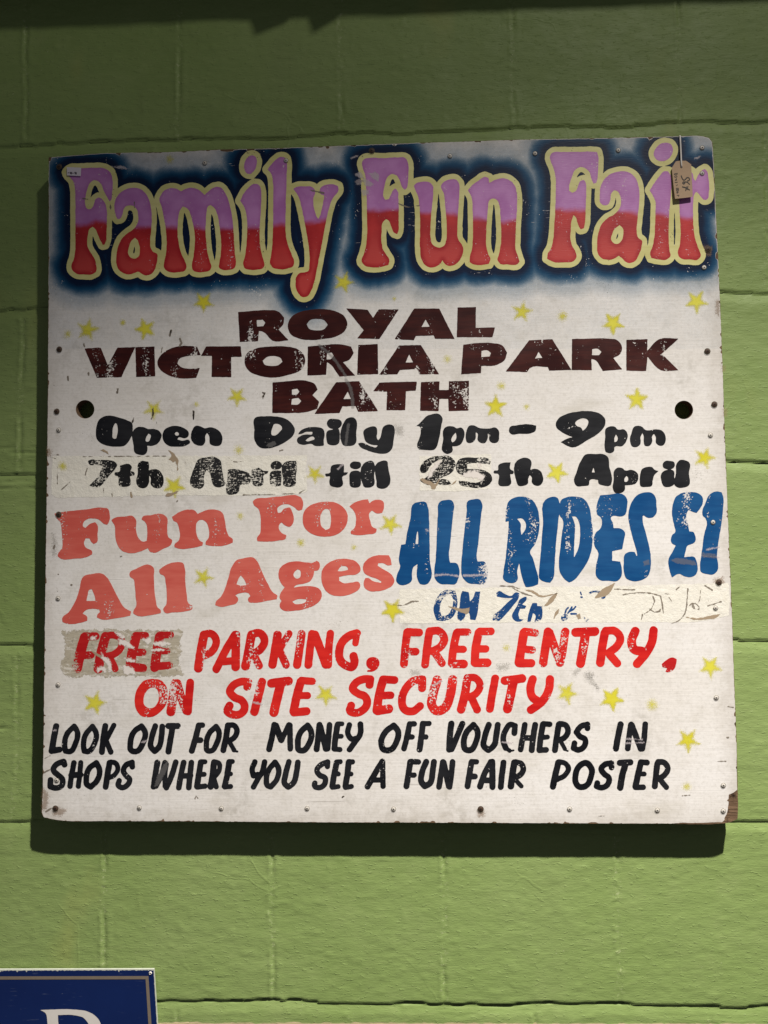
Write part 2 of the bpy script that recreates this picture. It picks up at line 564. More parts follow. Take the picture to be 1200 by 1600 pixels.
def make_wall():
    t = NT('green_painted_block')
    lo = t.noise(2.3, 4, 0.6); md = t.noise(14, 4, 0.6)
    c = t.mix(t.ramp(lo, 0.3, 0.7), (0.240, 0.334, 0.104), (0.272, 0.362, 0.126))
    c = t.mix(t.math('MULTIPLY', t.ramp(md, 0.5, 0.8), 0.35), c, (0.318, 0.398, 0.150))
    # yellowish rubbed patches
    yl = t.noise(3.4, 3, 0.6, t.coords((1.6, 1, 0.8), (2.0, 0, 6.0)))
    c = t.mix(t.math('MULTIPLY', t.ramp(yl, 0.60, 0.78), 0.42), c, (0.365, 0.385, 0.112))
    gm = t.noise(1.0, 4, 0.65, t.coords((9, 9, 3.2), (4, 0, 1)))
    c = t.mix(t.math('MULTIPLY', t.ramp(gm, 0.55, 0.8), 0.30), c, (0.215, 0.275, 0.10))
    rl = t.noise(1.0, 4, 0.7, t.coords((30, 30, 190), (1, 0, 3)))
    c = t.mix(t.math('MULTIPLY', t.ramp(rl, 0.5, 0.75), 0.22), c, (0.36, 0.43, 0.175))
    # small pale chips
    pk = t.noise(300, 2, 0.6)
    pm = t.math('ADD', pk, t.math('MULTIPLY', t.math('SUBTRACT', t.noise(7, 3, 0.7), 0.5), 0.42))
    c = t.mix(t.math('MULTIPLY', t.ramp(pm, 0.775, 0.80), 0.8), c, (0.60, 0.62, 0.40))
    jn = t.attr('joint')
    c = t.mix(t.math('MULTIPLY', t.math('MULTIPLY', jn, t.ramp(t.noise(170, 3, 0.7), 0.56, 0.64)), 0.55), c, (0.50, 0.55, 0.30))
    # dark cracks: attribute from the mortar lines
    ck = t.attr('crack')
    c = t.mix(t.ramp(ck, 0.45, 1.0, 0.0, 0.66), c, (0.018, 0.024, 0.010))
    # cream course below
    sx = t.n.new('ShaderNodeSeparateXYZ'); t.lk(t.tc.outputs['Object'], sx.inputs[0])
    zz = t.math('ADD', sx.outputs[2], t.math('MULTIPLY', t.math('SUBTRACT', t.noise(40, 3), 0.5), 0.008))
    zz = t.math('ADD', zz, t.math('MULTIPLY', sx.outputs[0], -0.010))
    c = t.mix(t.ramp(zz, WALL_CREAM, WALL_CREAM - 0.0016), c, (0.62, 0.50, 0.31))
    h1 = t.noise(1.0, 6, 0.68, t.coords((30, 30, 125)), 0.5)
    h2 = t.noise(1.0, 4, 0.65, t.coords((85, 85, 420)))
    bl = t.ramp(t.noise(1.0, 3, 0.6, t.coords((95, 95, 190))), 0.60, 0.68)
    h = t.math('ADD', t.math('ADD', t.math('MULTIPLY', h1, 0.55), t.math('MULTIPLY', h2, 0.50)), t.math('MULTIPLY', bl, 0.40))
    wv = t.n.new('ShaderNodeTexNoise'); t.lk(t.tc.outputs['Object'], wv.inputs['Vector']); wv.inputs['Scale'].default_value = 9.0
    ad = t.n.new('ShaderNodeVectorMath'); ad.operation = 'MULTIPLY_ADD'
    t.lk(wv.outputs['Color'], ad.inputs[0]); ad.inputs[1].default_value = (0.12, 0.12, 0.12); t.lk(t.tc.outputs['Object'], ad.inputs[2])
    ve = t.voro(6.5, ad.outputs[0], 'DISTANCE_TO_EDGE').outputs['Distance']
    hair = t.math('MULTIPLY', t.ramp(ve, 0.020, 0.004), t.ramp(t.noise(5.0, 2), 0.50, 0.62))
    h = t.math('ADD', h, t.math('MULTIPLY', hair, 0.24))
    nrm = t.bump(h, 0.52, 0.0021)
    return t.bsdf(c, t.ramp(md, 0.3, 0.7, 0.50, 0.62), nrm, 0.35)


D_WALL = 0.040
WALL_CREAM = float(ray(520, 1597.5, D_WALL)[2]) + ZC + 0.001
M_WHITE = make_white(); M_WOOD = make_wood(); M_BARE = make_bare(); M_PAPER = make_paper()
M_FILL = make_fill(); M_GLOW = make_glow(); M_WALL = make_wall()
M_OUTLINE = paint('pale_yellow_outline', (0.66, 0.61, 0.235), keep=0.67, rough=0.4, col2=(0.77, 0.72, 0.33), spec=0.45)
M_MAROON = paint('maroon_paint', (0.030, 0.0055, 0.0055), keep=0.676, cluster=1.45, seed=1.0, col2=(0.068, 0.012, 0.009), spec=0.25)
M_BLACK = paint('black_paint', (0.0060, 0.0065, 0.0090), keep=0.675, cluster=0.9, seed=2.0, col2=(0.0150, 0.0155, 0.0190))
M_BLACK_WORN = paint('worn_black_paint', (0.0075, 0.0075, 0.0085), keep=0.600, cluster=0.9, seed=3.0, brush=0.25)
M_BLACK_VWORN = paint('flaking_black_paint', (0.010, 0.010, 0.011), keep=0.572, cluster=0.75, seed=4.0, brush=0.75)
M_SALMON = paint('salmon_red_paint', (0.62, 0.105, 0.082), keep=0.655, cluster=1.0, seed=5.0, col2=(0.70, 0.158, 0.122))
M_BLUE = paint('strong_blue_paint', (0.0035, 0.062, 0.205), keep=0.690, cluster=1.55, seed=6.0, col2=(0.009, 0.092, 0.26), brush=0.1)
M_BLUE_WORN = paint('worn_blue_paint', (0.010, 0.055, 0.180), keep=0.598, cluster=1.0, seed=7.0, brush=0.4)
M_RED = paint('bright_red_paint', (0.56, 0.010, 0.010), keep=0.652, cluster=1.4, seed=8.0, col2=(0.74, 0.026, 0.018))
M_RED_WORN = paint('flaking_red_paint', (0.46, 0.010, 0.012), keep=0.590, cluster=1.2, seed=9.0, col2=(0.56, 0.02, 0.02))
M_STAR = paint('yellow_spray', (0.68, 0.61, 0.040), keep=0.80, attr_alpha='cover', seed=10.0, col2=(0.74, 0.70, 0.085))
M_HALO = make_soft('pink_bleed', (0.80, 0.46, 0.38), amount=0.75)
M_TORN = make_soft('torn_brown_paper', (0.38, 0.29, 0.20), grain=0.8)
M_LINE = make_soft('dark_scratch', (0.24, 0.20, 0.16), grain=1.3, amount=0.78)
M_PALE = make_soft('pale_scrape', (0.70, 0.63, 0.66), grain=1.5, amount=0.55)
M_FLAKE = make_soft('white_flake', (0.80, 0.74, 0.70), grain=2.4, coarse=True)
M_GREY = make_soft('grey_smear', (0.26, 0.25, 0.25), grain=1.6, amount=0.34)
M_SMUDGE = make_soft('grey_smudge', (0.34, 0.32, 0.285), grain=2.4, amount=0.32)
M_STAIN = make_soft('brown_stain', (0.30, 0.19, 0.11), grain=2.2, amount=0.42)
M_SCREW = plain('painted_screw', (0.60, 0.56, 0.51), 0.5, 0.25, 400)
M_RUST = plain('rusty_screw', (0.060, 0.032, 0.020), 0.7, 0.4, 500)
M_DARK = plain('dark_slot', (0.010, 0.008, 0.007), 0.8, 0.2)
M_CARD = plain('brown_card', (0.46, 0.325, 0.215), 0.75, 0.12, 240, 0.2)
M_INK = plain('pen_ink', (0.020, 0.014, 0.012), 0.6, 0.2, 400)
M_STRING = plain('white_string', (0.74, 0.70, 0.66), 0.8, 0.15, 700)
M_STICK = plain('white_sticker', (0.80, 0.74, 0.80), 0.5, 0.05, 90)
M_PRINT = plain('grey_print', (0.16, 0.14, 0.17), 0.6, 0.1)
M_TIMBER = plain('dark_timber', (0.10, 0.085, 0.05), 0.8, 0.4, 20)

# ------------------------------------------------------------------ lettering, traced from the sign face
Z1 = (90, 220, 4.8); Z2 = (320, 220, 4.8); Z3 = (550, 220, 4.13793); Z4 = (840, 200, 4.13793)
R1 = (360, 470, 2.72727); V1 = (120, 520, 3.75); P1 = (700, 510, 3.15789)
O1 = (130, 640, 4.8); O2 = (380, 640, 4.8); O3 = (630, 635, 4.8); O4 = (850, 635, 4.8)
F1 = (80, 770, 4.0); F2 = (330, 760, 4.0); A1 = (610, 760, 4.44444); A2 = (870, 760, 4.44444)
K1 = (90, 975, 4.8); K2 = (300, 975, 4.0); K3 = (530, 970, 4.0); K4 = (780, 970, 4.0)
L1 = (65, 1120, 4.61538); L2 = (290, 1120, 4.61538); L3 = (470, 1120, 4.61538)
L4 = (690, 1120, 4.61538); L5 = (830, 1120, 4.61538)

TITLE = {
 'Family': [
  (Z1, "p 75,252 70,235 92,215 170,207 270,203 350,207 390,230 410,280 413,340 408,400 402,440 392,457 370,420 345,370 325,325 300,300 270,296 240,320 220,370 208,430 207,480 220,508 238,514 262,500 275,470 285,440 305,425 330,435 355,465 368,510 370,580 368,680 365,740 352,778 338,780 318,740 300,700 285,665 262,645 240,660 228,700 222,750 228,800 250,840 275,880 290,930 285,985 260,1000 200,1003 140,995 108,965 105,930 120,890 130,840 133,750 133,600 133,450 128,350 115,300 95,275"),
  (Z1, "p 440,570 432,540 425,490 435,440 465,395 510,365 570,352 620,362 660,395 685,440 700,500 706,580 702,660 695,740 697,800 715,832 745,848 748,880 740,930 725,975 700,1000 670,1010 640,1003 605,982 575,992 530,1002 490,990 455,960 440,910 442,850 455,790 485,730 530,690 575,655 600,615 605,570 598,525 580,495 550,485 515,490 495,515 485,555 465,585 450,587; - 580,728 555,750 535,800 530,850 548,876 580,884 605,868 618,830 612,780 600,745"),
  (Z1, "p 762,440 775,405 805,370 850,355 890,360 925,380 960,360 1000,352 1050,362 1085,390 1103,407 1130,380 1165,355 1200,345 1225,352 1250,380 1275,430 1295,500 1312,590 1320,680 1325,760 1330,850 1338,920 1325,955 1285,968 1240,968 1212,950 1212,920 1222,870 1227,790 1222,700 1212,620 1200,560 1180,510 1150,482 1130,490 1118,530 1112,600 1110,680 1115,760 1125,840 1140,900 1152,955 1140,972 1100,982 1050,985 1015,970 1007,935 1018,870 1028,790 1028,700 1015,620 1000,560 975,510 940,492 918,520 905,580 900,650 902,720 912,790 930,850 955,905 968,945 955,972 910,985 860,988 820,975 797,945 800,915 812,850 818,780 815,700 805,620 792,550 778,490"),
  (Z2, "p 265,450 290,400 330,350 375,322 405,330 420,365 424,430 420,520 414,620 412,720 418,810 435,880 447,925 435,955 390,967 340,967 300,955 288,925 300,870 312,780 318,680 315,580 305,520 290,485; p 345,110 375,115 390,145 388,185 370,225 345,250 315,243 297,215 297,175 312,135"),
  (Z2, "p 470,215 490,190 530,145 575,120 605,130 615,165 614,250 612,350 608,450 606,550 605,650 612,730 630,800 655,860 670,905 662,940 620,958 560,963 510,950 490,920 495,870 505,800 510,700 512,600 514,500 514,400 512,320 505,265 490,235"),
  (Z2, "p 663,360 690,345 750,343 800,345 822,360 828,390 815,430 815,480 825,530 840,570 852,584 865,560 878,510 890,450 895,410 870,400 862,375 875,345 920,328 970,328 1000,340 1003,370 985,400 960,430 940,480 920,550 905,630 890,710 872,800 855,890 838,980 820,1060 800,1120 770,1165 735,1172 705,1150 685,1110 680,1060 690,1015 715,990 750,985 775,975 785,930 785,850 775,760 760,670 745,590 728,510 710,440 690,395"),
 ],
 'Fun': [
  (Z3, "p 65,145 75,122 120,111 200,112 290,108 345,112 362,140 365,200 362,260 355,305 340,318 325,300 310,260 290,225 260,215 235,228 215,270 205,320 203,360 215,380 238,378 250,350 265,320 280,308 295,325 300,370 302,440 302,520 300,580 292,603 275,595 255,560 240,520 220,505 200,525 192,580 190,640 200,700 225,740 242,775 235,802 190,815 130,818 80,805 62,780 75,735 92,670 98,600 98,500 96,400 92,300 85,220 72,180"),
  (Z3, "p 400,290 415,275 450,265 500,268 522,290 525,330 520,400 512,480 508,560 508,630 525,675 560,690 595,678 610,640 612,560 608,470 600,390 590,330 575,295 590,270 630,250 670,250 692,275 695,320 690,400 685,480 682,570 688,640 710,670 720,700 712,740 690,780 655,805 620,808 595,790 585,770 575,790 545,812 505,818 470,800 448,760 440,700 440,600 440,500 435,410 425,350 408,315"),
  (Z3, "p 750,320 770,295 820,255 860,232 882,240 888,272 920,255 970,242 1020,255 1050,285 1065,340 1068,420 1062,520 1058,620 1058,700 1072,745 1085,780 1070,798 1010,800 960,795 942,775 950,735 962,670 965,590 960,500 955,430 940,385 915,372 890,385 880,430 872,520 868,600 868,680 880,730 895,765 885,795 840,803 790,800 762,785 762,755 775,700 782,620 782,530 780,440 775,370 762,340"),
 ],
 'Fair': [
  (Z4, "p 80,182 95,162 160,155 260,155 340,152 385,155 393,190 392,260 388,320 380,355 362,360 348,330 335,285 305,258 275,252 245,270 220,320 205,370 203,405 225,418 250,405 262,375 275,345 300,335 312,355 315,410 312,480 310,550 305,620 295,650 278,655 260,620 245,575 232,562 222,590 215,650 212,710 222,760 245,800 252,835 235,858 170,870 100,865 62,845 65,815 85,780 100,720 108,620 115,500 118,400 115,310 100,250 85,215"),
  (Z4, "p 405,480 402,440 405,390 425,340 460,305 510,285 560,280 605,295 640,335 655,390 658,450 652,530 645,600 640,670 650,710 675,730 672,770 655,820 630,860 600,873 570,865 545,840 525,825 500,842 460,852 420,845 392,815 385,760 390,690 410,630 450,585 500,555 530,520 540,480 535,440 520,412 495,402 475,425 470,465 455,495 425,498; - 530,628 500,650 480,690 475,725 495,745 520,748 545,725 555,680 550,645"),
  (Z4, "p 725,402 745,370 785,315 820,280 845,280 862,310 865,370 860,450 852,540 848,640 848,720 852,790 858,830 840,848 780,850 735,840 727,815 740,775 755,700 760,620 762,540 760,470 745,435; p 820,95 860,105 875,130 870,165 845,200 800,215 765,200 750,170 765,130 790,105"),
  (Z4, "p 905,330 930,290 970,270 1000,290 1010,330 1022,344 1035,310 1055,280 1081,264 1096,280 1104,321 1109,373 1107,424 1099,458 1083,465 1060,450 1040,424 1025,410 1012,430 1006,480 1005,560 1008,640 1020,720 1040,780 1055,825 1040,848 980,850 925,842 908,815 918,760 925,680 922,600 918,520 915,450 910,380"),
 ],
}
SPLIT_X = [90, 118, 150, 185, 200, 340, 400, 440, 500, 560, 640, 655, 700, 740, 790, 850, 900, 970, 1030, 1080, 1110]
SPLIT_Y = [356, 352, 346, 352, 354, 357, 356, 351, 345, 327, 328, 331, 333, 341, 347, 327, 326, 330, 335, 340, 341]

# word, material, thr (corner angle), pieces
WORDS = [
 ('ROYAL', M_MAROON, 50, [
  (R1, "p 33,48 100,42 160,39 205,46 229,72 225,100 205,122 248,168 180,170 140,132 122,128 118,172 40,175; - 112,82 138,80 149,93 140,108 114,110"),
  (R1, "p 245,105 255,75 290,50 340,38 400,35 450,45 485,65 498,95 490,125 460,148 400,162 340,167 290,160 255,140; - 325,100 340,82 370,77 400,83 415,102 400,120 365,126 335,118"),
  (R1, "p 493,32 585,38 608,72 632,36 718,36 635,163 540,160 568,125"),
  (R1, "p 783,33 890,33 955,162 872,162 866,147 790,150 782,168 700,163; - 832,80 815,111 849,110"),
  (R1, "p 968,28 1047,26 1045,115 1128,113 1117,155 965,155")]),
 ('VICTORIA', M_MAROON, 50, [
  (V1, "p 45,92 140,86 182,190 238,86 342,84 262,260 118,263"),
  (V1, "p 343,84 455,80 460,255 348,258"),
  (V1, "p 725,130 705,80 640,76 570,85 510,115 478,152 472,180 490,215 540,250 610,267 700,264 722,205 650,210 610,200 590,180 600,155 640,138 690,132"),
  (V1, "p 758,80 960,78 967,140 905,142 905,260 790,258 792,135 728,135"),
  (R1, "p 60,260 70,225 110,203 170,195 240,195 290,208 315,235 318,262 300,295 250,315 180,327 120,318 75,295; - 138,255 155,240 185,235 215,245 222,260 205,273 170,277 145,270"),
  (R1, "p 330,195 400,188 470,185 515,195 525,222 510,248 480,262 532,318 465,323 418,265 412,262 408,315 328,318; - 412,222 432,220 440,234 430,247 410,250"),
  (R1, "p 545,188 628,184 630,312 540,315"),
  (R1, "p 718,190 812,188 890,313 805,313 795,290 722,295 712,313 635,315; - 762,228 746,263 779,262")]),
 ('PARK', M_MAROON, 50, [
  (P1, "p 75,90 150,82 220,82 270,95 292,130 280,165 245,188 165,195 162,230 65,236; - 165,120 195,118 212,130 205,148 165,152"),
  (P1, "p 400,68 515,63 610,215 500,218 492,200 405,206 390,225 285,222; - 447,125 430,158 466,155"),
  (P1, "p 612,62 700,60 790,60 835,68 858,100 850,135 815,155 860,212 765,220 715,162 708,162 710,216 610,215; - 712,112 740,110 757,125 745,142 710,142"),
  (P1, "p 880,66 985,62 983,120 1040,64 1138,60 1055,135 1137,216 1050,216 985,150 978,220 880,218")]),
 ('BATH', M_MAROON, 50, [
  (R1, "p 180,348 250,342 320,340 360,355 372,378 350,402 378,430 370,460 330,473 250,478 178,478; - 262,378 285,374 294,387 284,399 262,400; - 262,418 290,413 302,427 290,440 260,442"),
  (R1, "p 450,347 548,342 630,470 545,473 533,448 478,450 465,478 358,482; - 500,386 481,419 514,418"),
  (R1, "p 635,348 795,344 790,383 748,385 745,466 665,466 668,387 608,385"),
  (R1, "p 812,346 892,343 890,380 930,380 932,343 1017,340 1015,468 930,470 928,418 890,418 888,470 808,468")]),
 ('Open', M_BLACK, 85, [
  (O1, "p 95,170 100,120 120,75 160,50 210,45 270,60 330,80 365,100 372,130 365,190 340,240 310,270 250,277 180,270 130,250 100,215; - 240,100 225,130 220,180 225,215 240,218 255,185 258,130 250,105"),
  (O1, "p 380,150 400,135 450,130 490,145 530,145 570,160 588,190 580,225 550,260 510,272 480,270 480,310 465,335 420,338 390,325 378,270; - 490,180 472,210 472,238 485,240 503,215 505,190"),
  (O1, "p 595,190 610,150 650,128 700,122 760,140 788,165 788,198 770,214 712,212 708,224 740,233 795,229 803,245 780,265 700,278 640,270 605,240; - 700,168 688,180 695,194 711,194 718,180"),
  (O1, "p 825,140 840,122 880,125 910,140 950,132 1000,145 1035,180 1045,220 1030,265 990,273 955,260 945,200 930,175 918,190 915,240 900,265 855,268 825,250")]),
 ('Daily', M_BLACK, 85, [
  (O2, "p 90,60 150,50 230,50 310,65 365,105 388,150 370,200 320,240 250,275 170,292 120,280 90,240 83,150; - 230,112 285,122 292,140 270,170 235,195 215,190 212,165 222,130"),
  (O2, "p 412,185 430,158 480,135 550,131 600,145 611,185 604,230 606,268 570,273 535,270 515,257 450,264 410,248 403,222 425,200 470,186 520,179 520,165 470,168 440,180; - 468,232 490,212 530,206 535,215 510,232 480,238"),
  (O2, "p 628,100 640,75 690,70 735,85 738,115 715,140 670,145 640,130; p 632,160 665,150 715,143 722,160 725,210 715,255 670,267 635,255 625,220"),
  (O2, "p 755,95 770,72 840,68 850,85 848,170 835,262 790,272 750,265 738,245"),
  (O2, "p 905,155 925,140 1000,137 1005,165 1003,215 1012,230 1025,215 1040,160 1050,130 1130,125 1136,150 1128,230 1115,295 1080,325 1010,328 930,305 875,275 862,255 880,248 960,275 1000,280 1008,268 960,262 920,240 905,200")]),
 ('1pm', M_BLACK, 75, [
  (O3, "p 82,157 130,120 180,70 210,60 275,60 292,80 285,150 270,240 235,322 160,325 115,318 105,295 120,240 132,180 125,152 102,148"),
  (O3, "p 305,170 320,155 385,155 400,163 440,160 458,190 455,240 430,285 395,298 370,300 370,335 350,353 315,352 295,335 300,250; - 395,195 370,225 362,260 370,270 390,255 400,225"),
  (O3, "p 475,185 490,150 540,145 565,160 620,165 650,165 690,158 715,180 720,220 710,265 680,275 650,260 643,210 635,195 630,250 615,272 580,272 560,255 555,200 545,195 540,250 515,272 480,270 470,240")]),
 ('dash', M_BLACK, 85, [(O3, "p 800,155 850,142 960,135 998,145 990,185 960,200 870,205 810,208 795,190")]),
 ('9pm', M_BLACK, 75, [
  (O4, "p 88,135 105,95 160,60 240,40 340,35 420,55 460,100 455,145 410,200 330,250 210,307 125,268 165,245 215,230 190,220 130,190 95,160; - 235,125 255,102 300,90 330,105 330,135 310,165 290,185 280,160 250,148"),
  (O4, "p 465,165 480,155 535,155 550,172 600,172 625,200 620,255 590,295 530,305 525,335 500,350 465,342 455,300 460,230; - 540,210 528,240 528,268 540,265 553,235"),
  (O4, "p 660,185 670,158 740,155 752,170 780,180 830,172 880,178 905,205 912,260 895,290 860,292 840,275 838,225 825,205 815,215 810,270 790,295 755,293 748,270 745,215 738,200 725,230 722,285 700,303 660,298 648,275")]),
 ('7th', M_BLACK_WORN, 75, [
  (O1, "p 35,385 60,375 110,378 180,378 235,390 255,415 240,445 200,490 160,540 120,580 45,570 70,545 100,515 130,460 150,425 100,415 45,412"),
  (O1, "p 275,420 350,410 365,430 355,460 385,475 385,492 350,500 350,570 320,580 270,570 260,500 235,490 235,475 270,465"),
  (O1, "p 415,400 430,388 490,390 495,420 492,455 510,450 560,450 595,490 603,550 590,580 530,585 508,565 505,510 495,490 490,560 470,585 415,580 400,555 410,470")]),
 ('April', M_BLACK_VWORN, 75, [
  (O1, "p 870,370 920,358 1000,360 1030,385 1040,440 1055,520 1065,560 1030,582 985,575 965,540 950,480 925,450 905,500 905,570 890,588 830,585 805,560 815,480 840,420 852,385"),
  (O1, "p 1085,450 1140,445 1200,460 1245,480 1260,515 1240,560 1180,565 1165,620 1130,637 1080,632 1070,600 1080,530"),
  (O2, "p 65,450 130,440 145,455 190,460 185,475 155,490 150,560 125,575 75,565 60,510"),
  (O2, "p 205,420 220,395 270,390 290,410 280,440 240,450 210,440; p 205,470 235,455 285,460 288,520 283,570 240,577 210,570 200,520"),
  (O2, "p 305,400 330,387 395,385 402,410 395,500 385,570 350,580 305,570 298,520")]),
 ('till', M_BLACK, 80, [
  (O2, "p 660,425 700,410 755,410 757,440 755,470 790,470 770,490 750,497 745,570 725,583 680,580 655,570 650,500 620,498 615,482 650,472 655,440"),
  (O2, "p 800,415 815,395 850,390 880,400 882,425 865,443 825,443 805,432; p 805,470 830,458 875,465 882,520 875,575 840,585 805,575 797,530"),
  (O2, "p 900,410 920,393 975,390 985,410 982,500 978,570 950,583 905,578 893,550"),
  (O2, "p 1005,400 1040,384 1080,388 1085,420 1083,580 1060,592 1005,580 1000,540")]),
 ('25', M_BLACK_VWORN, 75, [
  (O3, "p 125,470 140,430 190,390 270,370 350,375 388,410 390,455 360,500 300,530 270,545 310,545 345,560 360,580 330,590 270,585 240,575 200,590 150,575 125,555 160,540 200,510 240,470 280,420 300,395 250,410 200,450 170,495 135,495"),
  (O3, "p 415,400 450,385 540,385 620,385 655,405 650,435 600,430 530,425 480,430 480,470 540,470 610,480 655,510 668,550 640,590 570,612 490,605 420,580 415,555 470,560 560,570 600,545 580,510 510,500 440,515 415,505")]),
 ('th', M_BLACK, 80, [
  (O3, "p 715,440 740,425 805,420 803,470 830,490 825,505 803,508 800,590 770,598 720,592 712,505 680,498 680,485 710,478"),
  (O3, "p 855,405 875,393 945,392 958,405 955,475 985,467 1025,480 1045,515 1045,570 1025,592 980,588 965,570 963,530 950,515 938,545 935,580 905,595 860,590 852,570")]),
 ('April', M_BLACK, 75, [
  (O4, "p 225,560 245,490 275,410 310,362 380,357 450,360 475,375 490,450 510,560 500,590 440,592 412,580 405,550 345,553 335,590 300,597 240,592; - 372,455 358,495 382,495"),
  (O4, "p 528,480 545,462 590,465 610,480 660,475 700,500 708,540 690,575 650,590 608,592 605,630 580,648 530,645 517,620 522,550; - 620,520 603,545 603,565 620,565 632,540"),
  (O4, "p 735,470 770,455 815,458 830,475 862,483 825,520 815,560 808,595 770,603 725,597 718,560 722,510"),
  (O4, "p 890,435 905,412 940,408 975,418 980,445 960,468 920,470 895,458; p 890,490 930,475 970,480 978,530 975,585 950,600 900,600 883,570"),
  (O4, "p 1000,420 1015,405 1070,408 1090,420 1088,500 1083,595 1050,608 1000,607 980,590 990,500")]),
 ('Fun', M_SALMON, 62, [
  (F1, "p 20,130 50,122 130,112 230,102 320,92 355,100 365,130 360,185 350,200 330,195 300,168 260,160 225,165 200,190 200,212 215,220 240,195 275,183 288,200 290,260 285,310 265,320 250,305 240,285 215,285 205,310 215,340 255,365 255,385 220,402 140,412 60,412 40,395 45,375 65,350 68,280 62,210 55,180 40,165"),
  (F1, "p 375,170 400,155 460,148 510,145 528,165 530,230 545,280 575,305 597,300 600,240 592,190 565,165 570,152 620,140 700,135 720,150 725,230 735,280 755,295 752,318 700,350 640,375 615,365 605,345 570,362 490,377 440,360 412,320 400,260 398,210"),
  (F1, "p 755,150 800,120 860,104 900,112 915,132 970,108 1030,105 1065,120 1085,170 1095,230 1110,270 1135,290 1135,312 1100,325 1000,332 965,325 965,310 985,280 985,230 965,180 940,168 915,180 905,220 912,270 930,300 948,310 945,330 880,345 800,350 770,340 770,325 795,300 805,270 798,220 785,185 765,175")]),
 ('For', M_SALMON, 62, [
  (F2, "p 260,95 275,80 340,72 440,62 540,58 562,70 575,110 568,145 545,150 520,130 480,112 440,115 415,135 415,165 430,165 455,140 490,130 500,145 505,240 490,252 465,245 440,225 428,235 425,270 440,290 470,305 465,325 420,338 330,345 290,342 285,325 305,295 310,240 305,170 295,140 270,120"),
  (F2, "p 572,210 580,160 610,125 660,103 720,95 780,102 825,130 850,170 852,215 830,265 790,298 720,314 650,305 605,280 580,250; - 715,140 690,165 682,210 690,250 715,272 738,262 748,220 745,170 735,145"),
  (F2, "p 862,125 890,105 940,85 980,80 990,105 1010,90 1050,83 1075,95 1080,130 1070,165 1040,170 1005,150 990,165 995,220 1005,250 1035,265 1030,285 980,300 900,303 875,298 872,285 895,260 905,220 900,170 880,140")]),
 ('All', M_SALMON, 62, [
  (F1, "p 205,520 250,508 325,508 345,525 385,590 420,660 455,715 500,742 495,768 400,785 310,790 285,778 290,760 305,745 300,730 260,725 210,738 195,755 225,775 225,800 180,813 110,820 70,808 68,785 110,745 145,690 175,610; - 240,605 255,602 275,660 275,675 220,675 228,640"),
  (F1, "p 490,500 530,475 620,452 638,465 642,520 645,600 655,680 665,715 685,735 685,752 620,765 530,765 512,750 515,735 530,710 528,650 522,580 515,540 490,520"),
  (F1, "p 675,480 710,455 790,433 825,440 835,470 838,550 848,640 858,690 885,705 882,725 840,740 760,748 710,748 700,730 718,700 722,640 715,560 705,520 680,505")]),
 ('Ages', M_SALMON, 62, [
  (F2, "p 160,460 200,450 265,445 285,465 320,540 355,610 385,660 415,682 410,705 350,715 270,727 235,720 230,705 245,685 235,670 180,668 150,680 168,700 165,720 110,745 50,752 25,742 28,725 60,690 85,640 105,580 130,500; - 185,555 205,580 222,618 175,618 158,612 170,580"),
  (F2, "p 420,540 435,505 470,480 530,468 600,475 640,475 658,463 675,475 680,500 665,525 645,528 640,555 620,590 580,608 530,618 515,632 560,625 630,625 675,640 692,670 685,705 650,740 590,765 510,778 460,778 430,755 428,735 440,715 428,700 432,670 460,630 440,610 425,580; - 540,518 520,535 515,555 530,575 550,572 560,545 555,525; - 508,720 540,705 595,706 590,720 560,734 520,732"),
  (F2, "p 688,560 695,520 730,480 790,455 850,453 905,470 930,500 932,530 910,548 850,555 800,565 800,590 830,605 880,600 920,597 932,615 925,640 880,670 820,685 760,680 715,650 695,610; - 815,500 795,520 790,530 830,528 855,520 850,505 830,498"),
  (F2, "p 948,520 955,480 985,450 1030,432 1110,430 1120,450 1128,490 1110,495 1075,480 1045,480 1040,495 1080,520 1125,550 1145,585 1135,615 1100,640 1040,655 985,652 960,635 955,590 965,572 985,575 1010,590 1060,603 1065,595 1040,580 985,560 960,545")]),
 ('ALL', M_BLUE, 70, [
  (A1, "p 165,118 200,108 245,110 262,150 268,220 272,350 273,500 273,660 255,678 205,675 190,650 188,540 160,560 150,600 145,660 110,682 60,680 42,660 48,610 68,550 60,520 65,460 75,405 105,400 115,330 140,220; - 190,300 180,350 175,400 192,400 194,350"),
  (A1, "p 345,105 380,95 430,100 440,120 435,200 425,300 415,400 408,500 415,530 460,535 475,560 472,640 455,675 400,680 345,675 310,640 305,600 315,500 322,350 330,200"),
  (A1, "p 540,100 570,90 620,92 634,110 630,200 620,300 610,400 600,500 605,522 655,525 668,550 668,650 655,675 600,678 540,670 500,630 492,560 500,450 515,300 530,180")]),
 ('RIDES', M_BLUE, 62, [
  (A1, "p 800,225 805,150 825,100 870,75 930,72 985,95 1020,150 1035,230 1030,320 1005,400 970,462 985,490 1010,570 1028,640 1025,680 985,695 940,700 920,650 905,590 895,530 880,600 885,640 870,665 820,668 785,645 785,600 800,500 810,400 818,320 822,240 800,245; - 880,225 910,222 935,245 942,280 930,310 910,335 905,300 905,260"),
  (A1, "p 1075,95 1110,75 1160,80 1173,110 1165,250 1150,400 1140,550 1130,640 1110,668 1070,662 1035,640 1033,590 1045,450 1060,250"),
  (A2, "p 20,130 30,95 70,75 130,70 185,85 220,130 240,220 250,320 245,420 220,510 170,590 120,650 85,668 50,640 20,590 15,540 22,450 35,330 38,225 25,210; - 105,208 130,210 155,250 162,300 160,370 150,430 120,492 120,430 125,330 125,260"),
